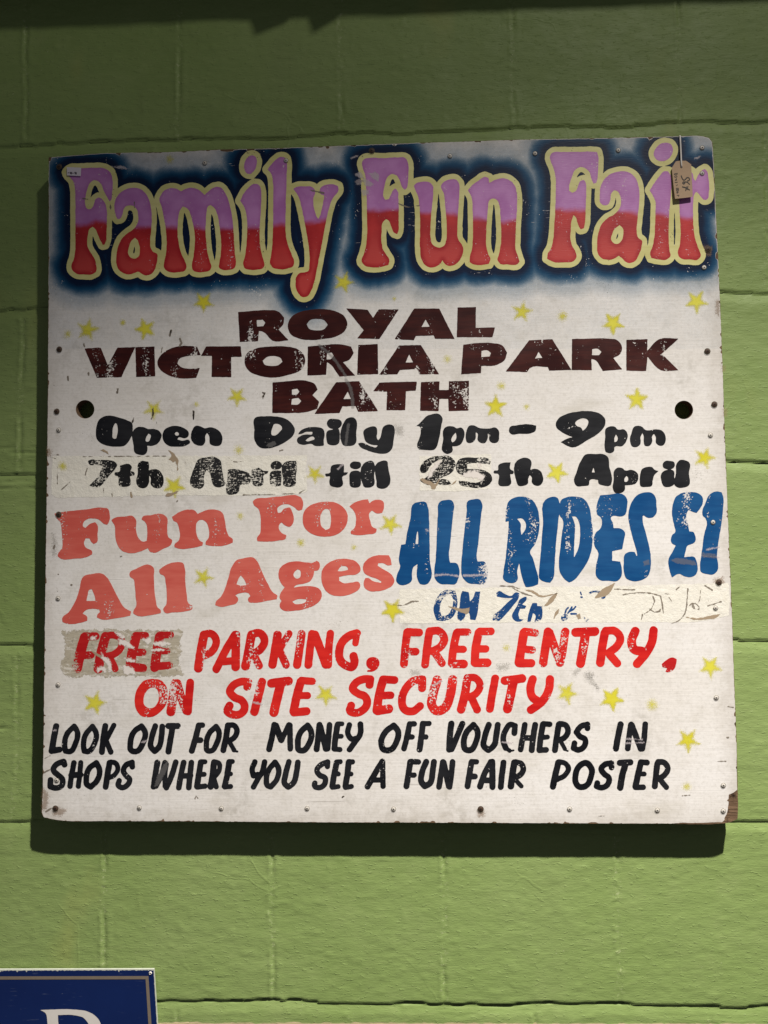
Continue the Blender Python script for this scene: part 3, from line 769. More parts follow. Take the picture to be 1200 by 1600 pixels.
  (A2, "p 300,62 350,58 470,62 485,80 488,140 475,195 450,208 380,210 375,220 388,250 395,290 440,292 468,310 465,380 455,435 420,442 385,450 385,515 440,522 447,545 440,640 425,655 360,655 300,650 275,625 272,560 282,445 270,430 272,320 300,295 305,215 280,195 280,120"),
  (A2, "p 500,170 520,110 560,60 610,42 660,45 685,75 692,130 690,190 670,213 630,218 605,200 595,205 598,250 620,330 640,410 652,480 652,560 635,620 590,650 530,658 485,640 465,590 465,530 475,470 500,455 540,455 558,490 558,470 540,400 515,310 498,230")]),
 ('£1', M_BLUE, 62, [
  (A2, "p 800,190 805,130 830,70 870,45 930,38 985,50 1012,75 1015,110 990,160 970,185 940,175 915,162 900,190 905,240 915,280 920,312 950,318 960,335 955,390 930,402 910,410 895,450 885,492 920,488 955,490 970,520 970,605 940,628 890,625 850,608 800,632 785,590 778,500 800,460 825,410 800,395 800,340 822,318 815,270"),
  (A2, "p 1010,185 1030,120 1075,45 1110,35 1145,40 1155,70 1155,150 1145,250 1125,370 1112,480 1112,590 1090,610 1040,608 1000,590 995,560 1005,470 1020,350 1032,220 1015,205")]),
 ('ON', M_BLUE_WORN, 62, [
  (A1, "p 300,870 310,800 350,740 400,715 450,725 465,780 460,850 430,910 370,935 320,930; - 345,860 350,810 380,765 415,745 430,770 425,850 390,895 355,900"),
  (A1, "p 490,750 500,725 545,735 552,800 570,780 590,730 625,730 615,800 605,880 590,930 555,925 545,880 525,860 515,910 490,935 470,925 465,900 480,830")]),
 ('7th', M_BLUE_WORN, 62, [
  (A1, "p 735,740 755,727 790,745 840,760 870,735 895,740 890,775 850,830 800,890 750,935 710,930 712,905 760,860 820,800 850,775 790,775 740,765"),
  (A1, "p 925,770 945,765 945,785 915,820 945,830 935,850 900,850 890,890 895,920 925,925 900,940 860,930 845,900 860,860 885,820 895,790"),
  (A1, "p 985,810 1020,810 1020,830 1050,830 1055,860 1040,930 1000,942 1005,890 990,880 975,940 950,940 960,880")]),
 ('fragment', M_BLUE_WORN, 62, [
  (A2, "p 30,905 45,885 75,890 75,920 50,935 30,930; w12 58,880 70,850 80,842; w12 78,880 98,850 105,838; w12 95,865 118,850 130,835; w14 100,885 135,885; p 180,908 195,905 200,920 188,925; w10 205,935 215,925; w14 230,740 255,730 295,733; p 305,772 340,762 335,780 312,780; w10 165,735 170,752; p 160,765 180,762 182,775 168,776")]),
 ('FREE', M_RED_WORN, 80, [
  (K1, "w76 205,100 180,180 145,330; w60 205,92 285,92; w56 195,235 250,232"),
  (K1, "w72 360,95 330,200 305,335; w52 365,88 430,85 478,115 475,175 425,225 375,240; w52 390,245 432,335"),
  (K1, "w72 590,95 560,210 545,315; w52 590,85 660,85; w56 565,213 640,213; w64 560,322 640,330"),
  (K1, "w70 765,95 745,205 728,325; w52 765,82 848,82; w48 750,205 825,203; w58 735,318 835,310")]),
 ('PARKING', M_RED, 80, [
  (K2, "w56 75,70 55,170 40,275; w48 75,65 120,60 150,95 140,150 105,185 75,198"),
  (K2, "w50 268,68 210,165 152,282; w54 275,68 273,268; w46 200,235 265,228"),
  (K2, "w56 370,75 355,160 335,263; w50 370,65 425,57 453,95 430,155 385,185; w48 390,200 420,260"),
  (K2, "w54 535,68 520,160 503,253; w44 607,60 548,155; w48 550,170 588,255"),
  (K2, "w52 685,62 673,150 657,255"),
  (K2, "w50 750,62 738,150 727,255; w54 768,68 800,150 836,252; w48 865,60 855,150 852,255"),
  (K2, "w52 1030,58 990,70 940,112 920,172 930,230 970,262 1000,268 1016,235 1010,200; w42 1031,58 1022,118")]),
 ('comma', M_RED, 80, [(K2, "w78 1127,245 1133,245; w12 1155,275 1130,290 1100,293")]),
 ('FREE', M_RED, 80, [
  (K3, "w50 425,72 415,150 405,270; w50 430,70 500,73; w48 425,192 478,192"),
  (K3, "w50 563,75 550,160 537,273; w50 565,65 625,65 657,110 630,165 585,190; w48 600,200 642,265"),
  (K3, "w50 735,75 715,165 703,263; w46 738,70 803,70; w46 722,177 775,178; w54 712,270 778,270"),
  (K3, "w52 872,75 853,170 848,262; w48 878,66 948,66; w46 865,175 916,175; w54 852,262 925,262")]),
 ('ENTRY', M_RED, 80, [
  (K4, "w56 155,75 140,160 124,262; w48 160,66 225,75; w46 152,175 207,182; w52 127,265 200,265"),
  (K4, "w54 305,68 290,160 275,263; w52 315,75 345,160 380,262; w52 413,68 400,160 382,262"),
  (K4, "w56 478,72 598,66; w58 540,80 525,170 508,265"),
  (K4, "w54 660,75 645,160 632,262; w50 665,62 725,65 757,105 735,160 690,195; w50 692,212 738,265"),
  (K4, "w56 850,65 827,130 847,180 890,188; w54 965,60 955,130 910,212 862,268")]),
 ('comma', M_RED_WORN, 60, [(K4, "p 1015,270 1045,245 1085,228 1110,240 1105,275 1090,305 1055,322 1040,318 1050,295 1020,290")]),
 ('ON', M_RED, 80, [
  (K1, "p 578,560 600,480 650,425 710,412 770,420 815,465 825,530 815,600 770,660 700,698 630,690 590,640; - 645,570 660,515 700,478 740,485 758,530 750,590 715,628 675,628 650,605"),
  (K1, "w68 880,445 866,540 850,658; w64 897,445 930,560 968,650; w60 995,440 985,560 978,655")]),
 ('SITE', M_RED, 80, [
  (K2, "w50 345,392 352,362 310,360 255,387 237,420 262,455 315,482 330,520 305,560 255,565 222,545 235,510"),
  (K2, "w54 437,362 415,450 390,548"),
  (K2, "w56 497,370 603,356; w58 555,375 533,460 512,552"),
  (K2, "w54 680,362 655,450 635,545; w46 685,352 752,358; w44 665,447 722,447; w52 637,552 715,545")]),
 ('SECURITY', M_RED, 80, [
  (K3, "w50 190,400 195,365 150,365 100,392 85,422 115,452 165,477 175,515 145,560 95,575 68,563 75,530"),
  (K3, "w54 275,368 250,460 235,560; w50 285,366 345,370; w48 260,467 322,465; w56 240,562 310,550"),
  (K3, "w50 518,420 520,365 465,375 412,430 392,500 410,555 460,565 505,532"),
  (K3, "w58 612,370 587,460 580,530 610,562 658,545 690,480 710,367"),
  (K3, "w54 800,368 785,460 762,553; w46 800,356 850,357 880,395 860,450 815,477; w48 830,485 862,555"),
  (K3, "w50 975,360 960,440 942,550"),
  (K3, "w54 1035,374 1143,360; w58 1090,375 1070,470 1052,550"),
  (K4, "w52 210,365 195,420 210,480 240,502; w52 318,365 310,430 260,512 198,556")]),
]

SMALL = [
 ('LOOK', [(L1, "w46 105,68 87,160 73,245; w44 75,245 130,236"), (L1, "c40 166,200 186,120 235,68 258,110 245,190 205,250 172,247"),
           (L1, "c40 302,200 322,120 367,70 393,115 378,200 335,250 307,247"), (L1, "w44 460,66 445,160 435,253; w38 521,62 460,175; w40 468,180 499,253")]),
 ('OUT', [(L1, "c42 640,190 665,110 720,67 745,105 730,190 680,250 647,242"), (L1, "w42 820,66 795,150 790,220 815,248 845,220 865,140 870,70"),
          (L1, "w44 915,66 982,66; w44 945,70 930,160 915,250")]),
 ('FOR', [(L2, "w44 95,62 70,160 45,245; w40 95,60 122,60; w42 75,168 108,168"), (L2, "c40 150,200 170,120 220,70 240,105 225,190 185,245 157,242"),
          (L2, "w44 305,62 290,160 272,240; w40 310,60 350,62 370,95 350,150 315,172; w34 322,190 350,240; w14 350,248 374,250")]),
 ('MONEY', [(L2, "w44 640,58 620,160 602,233; w48 650,65 690,165; w40 745,58 690,170; w42 752,62 755,230"), (L2, "c44 810,200 830,110 880,62 905,105 890,195 845,243 817,238"),
            (L2, "w44 965,58 955,160 945,233; w46 970,70 1013,230; w42 1038,58 1025,230"),
            (L3, "w44 265,58 250,150 242,228; w34 265,50 298,50; w34 255,140 293,140; w36 242,233 283,236"),
            (L3, "w40 350,58 340,120 370,160 402,155; w42 430,53 430,120 390,182 352,235")]),
 ('OFF', [(L3, "c44 580,190 610,110 670,62 700,100 690,180 640,240 597,234"), (L3, "w42 785,53 765,150 745,228; w40 785,51 818,51; w38 770,145 803,145"),
          (L3, "w44 880,50 870,140 857,235; w38 885,48 926,48; w38 870,145 903,145")]),
 ('VOUCHERS', [(L4, "w46 70,50 60,140 55,235; w44 150,50 108,150 72,233"), (L4, "c44 160,190 180,110 230,57 258,100 248,180 205,240 172,234"),
               (L4, "w44 340,58 310,150 305,210 338,240 375,210 395,130 405,58"), (L4, "w42 525,118 530,65 500,55 460,100 445,170 463,225; w30 463,225 490,244; w12 490,246 520,242"),
               (L4, "w42 600,58 585,150 570,235; w44 675,58 660,150 650,240; w42 590,152 660,152"), (L4, "w44 730,55 715,150 705,235; w40 735,50 780,53; w36 720,150 763,145; w42 705,240 753,238"),
               (L4, "w44 845,55 830,150 817,240; w42 850,50 895,60 912,100 885,150 850,167; w30 862,182 890,232; w14 890,240 910,246"),
               (L4, "w42 1053,82 1052,55 1005,68 972,110 1000,143 1033,160 1030,210 985,238 952,225 958,190")]),
 ('IN', [(L5, "w46 645,55 625,150 612,228"), (L5, "w42 720,55 705,150 697,228; w44 727,62 790,230; w42 823,53 815,150 802,230")]),
 ('SHOPS', [(L1, "w42 165,345 160,322 105,345 85,380 120,420 150,450 145,495 100,513 62,502 65,455"), (L1, "w40 233,332 215,430 205,500; w38 283,330 275,420 265,500; w44 215,422 280,417"),
            (L1, "c42 322,450 345,370 395,332 418,380 400,460 355,505 327,488"), (L1, "w44 490,332 475,420 462,505; w36 500,325 535,335 550,370 525,420 480,442"),
            (L1, "w40 655,360 653,328 607,350 590,390 610,425 635,450 620,490 575,510 553,492 560,460")]),
 ('WHERE', [(L1, "w44 835,330 820,420 808,503; w40 890,330 865,420 825,500; w36 900,340 890,420 890,500; w42 967,328 940,420 900,510"), (L1, "w42 1025,330 1005,420 990,510; w42 1080,330 1070,420 1062,510; w40 1005,427 1075,422"),
            (L2, "w44 110,328 95,420 82,500; w36 110,324 140,324; w36 95,415 135,415; w38 82,506 140,500"), (L2, "w46 205,328 195,420 180,503; w36 205,323 240,335 245,375 220,420 195,442; w36 205,445 222,505"),
            (L2, "w44 315,325 300,420 282,500; w36 315,322 337,322; w34 300,412 325,412; w36 282,506 325,502")]),
 ('YOU', [(L2, "w40 500,325 480,380 490,425 520,415; w40 570,325 555,390 525,442 490,505"), (L2, "c40 582,460 602,380 645,327 670,370 658,450 615,505 588,492"),
          (L2, "w42 745,325 720,420 715,480 740,505 775,480 800,400 810,328")]),
 ('SEE', [(L2, "w40 1023,358 1025,325 978,345 947,385 967,420 1005,440 1000,490 957,510 932,500 932,478"), (L3, "w44 260,328 240,420 227,500; w36 262,324 285,324; w36 240,412 270,412; w36 227,508 270,503"),
          (L3, "w44 345,328 335,420 322,500; w38 345,322 373,325; w36 335,412 363,412; w36 322,510 365,502")]),
 ('A', [(L3, "w44 588,322 540,400 482,503; w40 590,325 593,500; w38 520,455 590,455")]),
 ('FUN', [(L3, "w44 790,325 775,420 762,500; w40 795,322 848,325; w38 780,420 818,420"), (L3, "w44 905,325 875,400 870,470 895,500 930,480 950,400 960,325"),
          (L3, "w42 1025,325 1010,420 997,505; w44 1030,330 1068,500; w42 1095,325 1085,420 1072,505")]),
 ('FAIR', [(L4, "w44 215,328 200,420 187,500; w38 215,322 253,325; w42 200,430 240,430"), (L4, "w44 355,325 310,410 277,503; w46 365,325 367,505; w42 310,458 370,458"),
           (L4, "w44 447,330 435,420 427,505"), (L4, "w48 525,330 510,420 500,500; w42 535,325 575,340 590,375 565,420 520,442; w34 535,455 575,500")]),
 ('POSTER', [(L4, "w46 842,330 820,420 803,503; w38 845,325 890,335 915,370 890,420 835,452"), (L4, "c44 965,430 990,360 1040,332 1080,370 1075,440 1040,498 990,503 967,470"),
             (L5, "w42 580,365 577,333 530,345 505,375 525,410 560,440 550,490 505,510 472,500 477,478"), (L5, "w46 640,332 715,328; w48 680,340 655,430 642,510"),
             (L5, "w46 790,333 770,420 752,500; w42 790,327 835,330; w36 770,410 815,412; w40 752,508 808,508"),
             (L5, "w44 910,335 900,420 892,500; w42 915,325 960,330 985,370 960,420 915,447; w40 932,455 975,508")]),
]
# photo pixel centre, radius, turn in degrees (0 = one point up)
STARS = [(137, 515, 17, 12), (227, 514, 15, -20), (318, 472, 15, 36), (537, 441, 15, 20), (816, 487, 16, 10), (958, 505, 16, 36), (1088, 471, 17, 32),
         (370, 620, 14, 36), (240, 640, 15, 36), (774, 635, 16, 2), (995, 624, 17, 2), (1101, 715, 16, 20), (492, 741, 14, 36), (870, 738, 16, 28),
         (272, 760, 16, 30), (610, 819, 16, 30), (318, 902, 15, 22), (613, 953, 17, 33), (148, 1098, 17, 18), (509, 1086, 16, 36), (886, 1083, 17, 25),
         (956, 1092, 18, 28), (1110, 1042, 17, 33), (1075, 1157, 18, 34)]
DOTS = [(106, 522, 9), (192, 504, 6), (265, 249, 9), (699, 561, 9), (879, 494, 10), (783, 603, 9), (823, 636, 7), (307, 632, 5), (373, 703, 10), (375, 806, 8),
        (470, 848, 8), (553, 855, 6), (791, 1012, 8), (1019, 1101, 11), (1073, 1229, 9), (616, 467, 5), (98, 728, 9), (612, 633, 4)]
SCREWS = [(218, 1262), (346, 1263), (480, 1263), (615, 1264), (890, 1264), (1027, 1266), (1130, 1267), (1130, 1227), (1110, 680), (1114, 816), (1118, 950),
          (1119, 1090), (320, 255), (703, 244), (836, 240), (966, 235), (1097, 231), (1100, 418), (1097, 271), (447, 251), (92, 672), (91, 935), (91, 1070), (89, 1219)]
RUSTY = [(87, 1263), (751, 1264), (1123, 910), (1105, 549), (1116, 632), (1106, 390), (93, 261), (581, 236), (93, 546), (89, 643), (92, 804)]

# ------------------------------------------------------------------ the wall
def spaced(lo, hi, fine_lo, fine_hi, f, c):
    a = np.arange(lo, fine_lo, c); b = np.arange(fine_lo, fine_hi, f); d = np.arange(fine_hi, hi + c, c)
    return np.concatenate([a, b, d])


def build_wall():
    f = 0.0032
    xs = spaced(-2.6, 2.6, -0.95, 0.95, f, 0.02); zs = spaced(-1.55, 1.5, -1.10, 0.98, f, 0.02)
    X, Zz = np.meshgrid(xs, zs)
    H, W = X.shape
    rng = np.random.default_rng(3)
    h = noise_grid(W, H, (18, 9), rng, 0.0004) + noise_grid(W, H, (7, 3), rng, 0.00026) + noise_grid(W, H, (3.2, 1.6), rng, 0.00022)
    h += noise_grid(W, H, 60, rng, 0.0008)
    lump = np.clip(noise_grid(W, H, (6, 4), rng, 1.0) - 0.55, 0, 1)
    h += lump * 0.0016
    crack = np.zeros_like(h)
    jattr = np.zeros_like(h)
    rows = [1.608, 1.291, 0.974, 0.6555, 0.3335, 0.0215, -0.300, -0.6190, -0.9365, -1.254]
    wig = lambda cell, amp: noise_grid(W, 1, cell, rng, amp)[0]
    for k, z0 in enumerate(rows):
        line = z0 + wig(40, 0.0035) + wig(7, 0.0016)
        dz = Zz - line[None, :]
        on = np.clip(wig(45, 1.0) * 1.1 + wig(10, 0.7) + 0.22, 0, 1)[None, :]
        depth = np.exp(-(dz / 0.0014) ** 2) * on
        h -= 0.0036 * depth
        crack = np.maximum(crack, np.exp(-(dz / 0.0013) ** 2) * on * 1.0)
        # block above stands a little proud; the mortar below leans back towards the crack
        bw = 0.019
        band = np.where((dz < 0) & (dz > -bw), (1 + dz / bw), 0)
        h -= 0.0040 * band
        l2 = np.exp(-((dz + bw) / 0.0022) ** 2) * np.clip(wig(30, 1.0) + 0.2, 0, 1)[None, :]
        h -= 0.0012 * l2
    joints = {0.974: None}
    cols_top = np.array([-0.978, -0.678, -0.378, -0.066, 0.259, 0.568, 0.875])
    cols_bot = np.array([-0.82, -0.511, -0.204, 0.104, 0.411, 0.718, 1.02])
    for k in range(len(rows) - 1):
        zt, zb = rows[k], rows[k + 1] + 0.0
        base = cols_top if k == 2 else cols_bot if k == 7 else (cols_top if k % 2 == 0 else cols_bot)
        allc = np.concatenate([base[0] - 0.307 * np.arange(5, 0, -1), base, base[-1] + 0.307 * np.arange(1, 6)])
        zone = (zs < zt - 0.018) & (zs > zb)
        jz = np.nonzero(zone)[0]
        for xc in allc:
            wz = noise_grid(1, H, (1, 30), rng, 0.002)[:, 0] + noise_grid(1, H, (1, 5), rng, 0.0012)[:, 0] + xc
            dx = X[jz] - wz[jz][:, None]
            on = np.clip(noise_grid(1, H, (1, 22), rng, 1.0)[:, 0] + noise_grid(1, H, (1, 6), rng, 0.5)[:, 0] + 0.30, 0.08, 1)[jz][:, None]
            jattr[jz] = np.maximum(jattr[jz], np.exp(-(dx / 0.006) ** 2))
            h[jz] += 0.85 * (0.0016 * np.exp(-((dx + 0.005) / 0.0028) ** 2) - 0.0022 * np.exp(-((dx - 0.001) / 0.0030) ** 2)
                      + 0.0008 * np.exp(-((dx - 0.010) / 0.005) ** 2)) * on
            speck = noise_grid(len(xs), H, 1.7, rng, 1.0)[jz]
            h[jz] += np.clip(speck - 0.35, 0, 1) * 0.0028 * np.exp(-((dx + 0.002) / 0.009) ** 2)
    # patched, cracked mortar left of the board
    for z0, amp in ((0.067, 1), (0.058, .8), (0.004, 1), (-0.008, .9), (-0.352, .5), (-0.452, .9)):
        line = z0 + wig(12, 0.002)
        dz = Zz - line[None, :]
        m = np.exp(-(dz / 0.0016) ** 2) * ((X < -0.52) & (X > -0.9)) * np.clip(wig(12, 1) + 0.45, 0, 1)[None, :] * amp
        h -= 0.003 * m
        crack = np.maximum(crack, m)
    for x0, za, zb in ((-0.583, -0.02, 0.15),):
        wz = noise_grid(1, H, (1, 8), rng, 0.004)[:, 0] + x0
        m = np.exp(-((X - wz[:, None]) / 0.0022) ** 2) * ((Zz > za) & (Zz < zb))
        crack = np.maximum(crack, m); h -= 0.003 * m
    V = np.stack([X, D_WALL - h, Zz + ZC], -1).reshape(-1, 3)
    idx = np.arange(H * W).reshape(H, W)
    Q = np.stack([idx[:-1, :-1], idx[:-1, 1:], idx[1:, 1:], idx[1:, :-1]], -1).reshape(-1, 4)
    me = bpy.data.meshes.new('block_wall')
    me.vertices.add(len(V)); me.vertices.foreach_set('co', V.ravel())
    me.loops.add(Q.size); me.loops.foreach_set('vertex_index', Q.ravel().astype(np.int32))
    me.polygons.add(len(Q)); me.polygons.foreach_set('loop_start', np.arange(0, Q.size, 4, dtype=np.int32))
    me.polygons.foreach_set('loop_total', np.full(len(Q), 4, np.int32))
    me.polygons.foreach_set('use_smooth', np.ones(len(Q), bool))
    me.update(calc_edges=True)
    at = me.attributes.new('crack', 'FLOAT', 'POINT'); at.data.foreach_set('value', crack.ravel().astype(np.float32))
    at = me.attributes.new('joint', 'FLOAT', 'POINT'); at.data.foreach_set('value', jattr.ravel().astype(np.float32))
    o = link('block_wall', me, None, M_WALL)
    tag(o, 'rough green painted block wall with cracked mortar joints behind the boards', 'wall')


build_wall()

# timber beam across the wall just above the picture: it throws the shade along the top
def shadow_edge(px, py, yb):
    """where a caster at depth y = yb must be for its shadow to land on that pixel of the wall"""
    S = ray(px, py, D_WALL); t = (yb - S[1]) / (LIGHT[1] - S[1])
    return S + t * (LIGHT - S)


YB = -0.075
pa, pb = shadow_edge(0, 46, YB), shadow_edge(1200, 4, YB)
dirx = (pb - pa) / (pb[0] - pa[0])
e0 = pa + dirx * (-2.2 - pa[0]); e1 = pa + dirx * (2.2 - pa[0])
bm_v = []
rg = np.random.default_rng(5)
N = 90
for i in range(N + 1):
    p = e0 + (e1 - e0) * i / N
    j = rg.normal() * 0.0012
    for y, z in ((YB, p[2] + j), (YB, p[2] + 0.16), (D_WALL - 0.004, p[2] + 0.16), (D_WALL - 0.004, p[2] + j)):
        bm_v.append((p[0], y, z))
bm_f = [(3, 2, 1, 0), (4 * N, 4 * N + 1, 4 * N + 2, 4 * N + 3)]
for i in range(N):
    a = 4 * i; b = a + 4
    for k in range(4):
        k2 = (k + 1) % 4
        bm_f.append((a + k, a + k2, b + k2, b + k))
beam = empty('ceiling_beam', np.array([0, 0, e0[2]]))
tag(beam, kind='structure')
mesh_obj('beam_body', bm_v, bm_f, M_TIMBER, beam, np.array([0, 0, e0[2]]))
for sx, sy, tx, ty, wd in ((402, 53, 450, 34, 0.016), (492, 50, 530, 28, 0.012)):
    a = shadow_edge(sx, sy, YB); b = shadow_edge(tx, ty, YB)
    p3 = a + np.array([-0.010, 0, 0.030])
    vs = [a, b, b + [0, 0, 0.05], p3 + [0, 0, 0.03], p3]
    vv = [v + np.array([0, -0.004, 0]) for v in vs] + [v + np.array([0, wd, 0]) for v in vs]
    n = 5
    ff = [tuple(range(n)), tuple(range(2 * n - 1, n - 1, -1))] + [(i, i + n, (i + 1) % n + n, (i + 1) % n) for i in range(n)]
    mesh_obj('splinter', vv, ff, M_TIMBER, beam, np.array([0, 0, e0[2]]))

# ------------------------------------------------------------------ the fairground sign
sign = empty('fairground_sign', BASE)
tag(sign, 'large square hand painted white plywood sign for a family fun fair', 'sign')

EDGE = [(76, 246), (112, 243), (150, 240), (200, 238.5), (250, 238), (300, 236), (345, 233.5), (400, 232.5), (470, 230), (560, 226.5), (640, 223.5), (700, 222), (800, 218.5),
        (900, 216.5), (1000, 214.5), (1060, 213), (1098, 213), (1108, 215.5), (1113, 222), (1115, 250), (1118.5, 330), (1122, 400), (1125.5, 480), (1129, 570), (1132, 660),
        (1136.5, 780), (1140.5, 880), (1144.5, 980), (1147.5, 1070), (1151, 1160), (1152.5, 1230), (1153, 1262), (1152.5, 1279), (1140, 1285), (1128, 1286.5), (1040, 1287), (900, 1286.5), (700, 1285.5),
        (500, 1285), (300, 1283.5), (160, 1283), (100, 1282.5), (86, 1281), (68, 1277), (65, 1270), (66, 1250), (67.5, 1180), (69, 1060), (71, 900), (73, 760), (74.5, 640), (75.5, 500), (76, 350)]
HOLES = [(133, 639.5, 14.2), (1068.5, 640.5, 14.2)]


def board_field(edge, res, wob, chips, seed, holes=True):
    F = Field([('p', 0, edge)], res=res, pad=6, thr=20, wob=0, seed=seed)
    H, W = F.d.shape
    rng = np.random.default_rng(seed)
    n = noise_grid(W, H, 9 / res, rng) * 0.6 + noise_grid(W, H, 3.5 / res, rng) * 0.5
    F.d = F.d + wob * n
    if chips:
        c = noise_grid(W, H, (14 / res, 7 / res), rng) * 0.7 + noise_grid(W, H, 4 / res, rng) * 0.45
        top = np.clip((262 - F.Y) / 40, 0, 1) * np.clip((420 - F.X) / 120, 0.25, 1)
        side = 0.75
        F.d = F.d + chips * np.clip(c - 0.27, 0, 1) * (side + 1.5 * top)
    if holes:
        for hx, hy, r in HOLES:
            F.d = np.maximum(F.d, r - np.hypot(F.X - hx, F.Y - hy))
    return F


def slab(name, F, y0, y1, mat, parent, base):
    """extrude a flat field from y0 (front) to y1 (back)"""
    P, Fc = contour(F.d, F.xs, F.ys, True)
    front = ray(P[:, 0], P[:, 1], y0)
    back = front.copy(); back[:, 1] = y1
    n = len(P)
    faces = list(Fc) + [tuple(i + n for i in f[::-1]) for f in Fc]
    from collections import Counter
    # rim edges lie on the zero line: edges between two crossing verts used once
    cnt = Counter()
    for f in Fc:
        for i in range(len(f)):
            cnt[frozenset((f[i], f[(i + 1) % len(f)]))] += 1
    dv = np.abs(bilin(F.d, F.xs, F.ys, P)) < 1e-3 * 50
    for f in Fc:
        for i in range(len(f)):
            a, b = f[i], f[(i + 1) % len(f)]
            if cnt[frozenset((a, b))] == 1 and dv[a] and dv[b]:
                faces.append((b, a, a + n, b + n))
    return mesh_obj(name, np.vstack([front, back]), faces, mat, parent, base)


FB = board_field(EDGE, 1.5, 0.35, 0.0, 21)
board = slab('board', FB, 0.0, 0.019, M_WOOD, sign, BASE)
for z in (0.47, -0.47):
    vs = [(sx * 0.55, y, z + s) for sx in (-1, 1) for y in (0.0195, D_WALL - 0.003) for s in (-0.022, 0.022)]
    mesh_obj('batten', vs, [(0, 1, 3, 2), (4, 6, 7, 5), (0, 4, 5, 1), (2, 3, 7, 6), (0, 2, 6, 4), (1, 5, 7, 3)], M_WOOD, sign, BASE)

# painted face: flaked along the top and at two corners
FACE = [(x, y) for x, y in EDGE]
i0 = FACE.index((1151, 1160)); i1 = FACE.index((1128, 1286.5))
FACE[i0 + 1:i1 + 1] = [(1151.5, 1210), (1152, 1234), (1144, 1240), (1139, 1242), (1139, 1252), (1137.5, 1262), (1135.5, 1272), (1132, 1281), (1128, 1285)]
FP = board_field(FACE, 1.0, 0.5, 7.0, 22)
face = sheet('white_paint', FP.d + 0.3, FP.xs, FP.ys, -0.0004, M_WHITE, board, True)


def cover(F, soft, k=1.0):
    return lambda P: k * np.clip(0.5 - bilin(F.d, F.xs, F.ys, P) / (2 * soft), 0, 1)


def soft_patch(name, items, soft, Y, mat, parent=None, res=0.8, thr=52, seed=1, wob=0.8, k=1.0):
    F = Field(items, res=res, pad=soft + 3, thr=thr, wob=wob, seed=seed)
    return sheet(name, F.d - soft * 0.9, F.xs, F.ys, Y, mat, parent if parent is not None else sign, False, {'cover': cover(F, soft, k)})


# airbrushed halo round the title
items_t = [it for w in TITLE.values() for z, s in w for it in parse(s, z)]
FT = Field(items_t, res=2.0, pad=80, wob=0)
dist = FT.d - 8.0
Pn = np.stack([FT.X.ravel(), FT.Y.ravel()], 1)
inb = bilin(FP.d, FP.xs, FP.ys, Pn).reshape(FT.d.shape)
inb = np.where((FT.Y < FP.ys[0]) | (FT.X < FP.xs[0]) | (FT.X > FP.xs[-1]), 10, inb)
sheet('airbrushed_halo', np.maximum(dist - 60, inb + 1.0), FT.xs, FT.ys, -0.0008, M_GLOW, sign, False,
      {'dist': lambda P: bilin(dist, FT.xs, FT.ys, P)})

# pasted strips
STRIPS = [([(82, 713), (480, 711.5), (479, 718), (480, 768), (470, 771), (400, 774), (240, 774), (150, 777), (88, 778), (80, 772)], 'cream paper strip pasted behind the worn date'),
          ([(655, 713), (768, 709), (767, 735), (766, 764), (700, 768), (656, 766)], 'cream paper patch pasted behind the scraped number'),
          ([(624, 921), (700, 919), (880, 917), (1050, 913.5), (1139, 911.5), (1140, 940), (1139, 962), (1100, 970), (1000, 972), (800, 973), (624, 974)], 'long cream paper strip with torn and scraped lettering')]
strips = []
for k, (pts, lab) in enumerate(STRIPS):
    F = Field([('p', 0, pts)], res=1.0, pad=4, thr=30, wob=0.9, seed=40 + k)
    o = sheet('paper_strip', F.d, F.xs, F.ys, -0.0011, M_PAPER, sign, True)
    o['label'] = lab
    strips.append(o)
bare = soft_patch('bare_patch', [('p', 0, [(99, 988), (130, 986), (200, 987), (282, 986), (279, 1000), (281, 1020), (278, 1040), (285, 1054), (240, 1055), (180, 1054.5), (104, 1056), (97, 1045), (103, 1025), (104, 1005)])], 5, -0.0009, M_BARE, res=1.2)

# title words
for wname, parts in TITLE.items():
    its = [it for z, s in parts for it in parse(s, z)]
    F = Field(its, res=0.75, pad=13, thr=58, wob=0.3, seed=5)
    outl = sheet('painted_word', np.maximum(F.d - 7.9, -F.d - 2.2), F.xs, F.ys, -0.0013, M_OUTLINE, sign, True)
    outl['label'] = 'title word %s in lilac and red with a pale yellow outline' % wname
    sheet('letter_fill', F.d, F.xs, F.ys, -0.0016, M_FILL, outl, False,
          {'grad': lambda P: P[:, 1] - np.interp(P[:, 0], SPLIT_X, SPLIT_Y),
           'depth': lambda P: -bilin(F.d, F.xs, F.ys, P)})

COLN = {M_MAROON: 'maroon', M_BLACK: 'black', M_BLACK_WORN: 'scuffed black', M_BLACK_VWORN: 'flaking black', M_SALMON: 'salmon red', M_BLUE: 'strong blue',
        M_BLUE_WORN: 'scraped blue', M_RED: 'bright red', M_RED_WORN: 'flaking red'}
for k, (w, mat, thr, parts) in enumerate(WORDS + [(w, M_BLACK, 75, p) for w, p in SMALL]):
    its = [it for z, s in parts for it in parse(s, z)]
    F = Field(its, res=0.75, pad=4, thr=thr, wob=0.22, seed=100 + k)
    o = sheet('painted_word', F.d, F.xs, F.ys, -0.0014, mat, sign, True)
    o['label'] = ('blue scraps of scraped off lettering' if w == 'fragment' else '%s painted %s' % (COLN[mat], 'dash' if w == 'dash' else 'comma' if w == 'comma' else 'lettering ' + w))

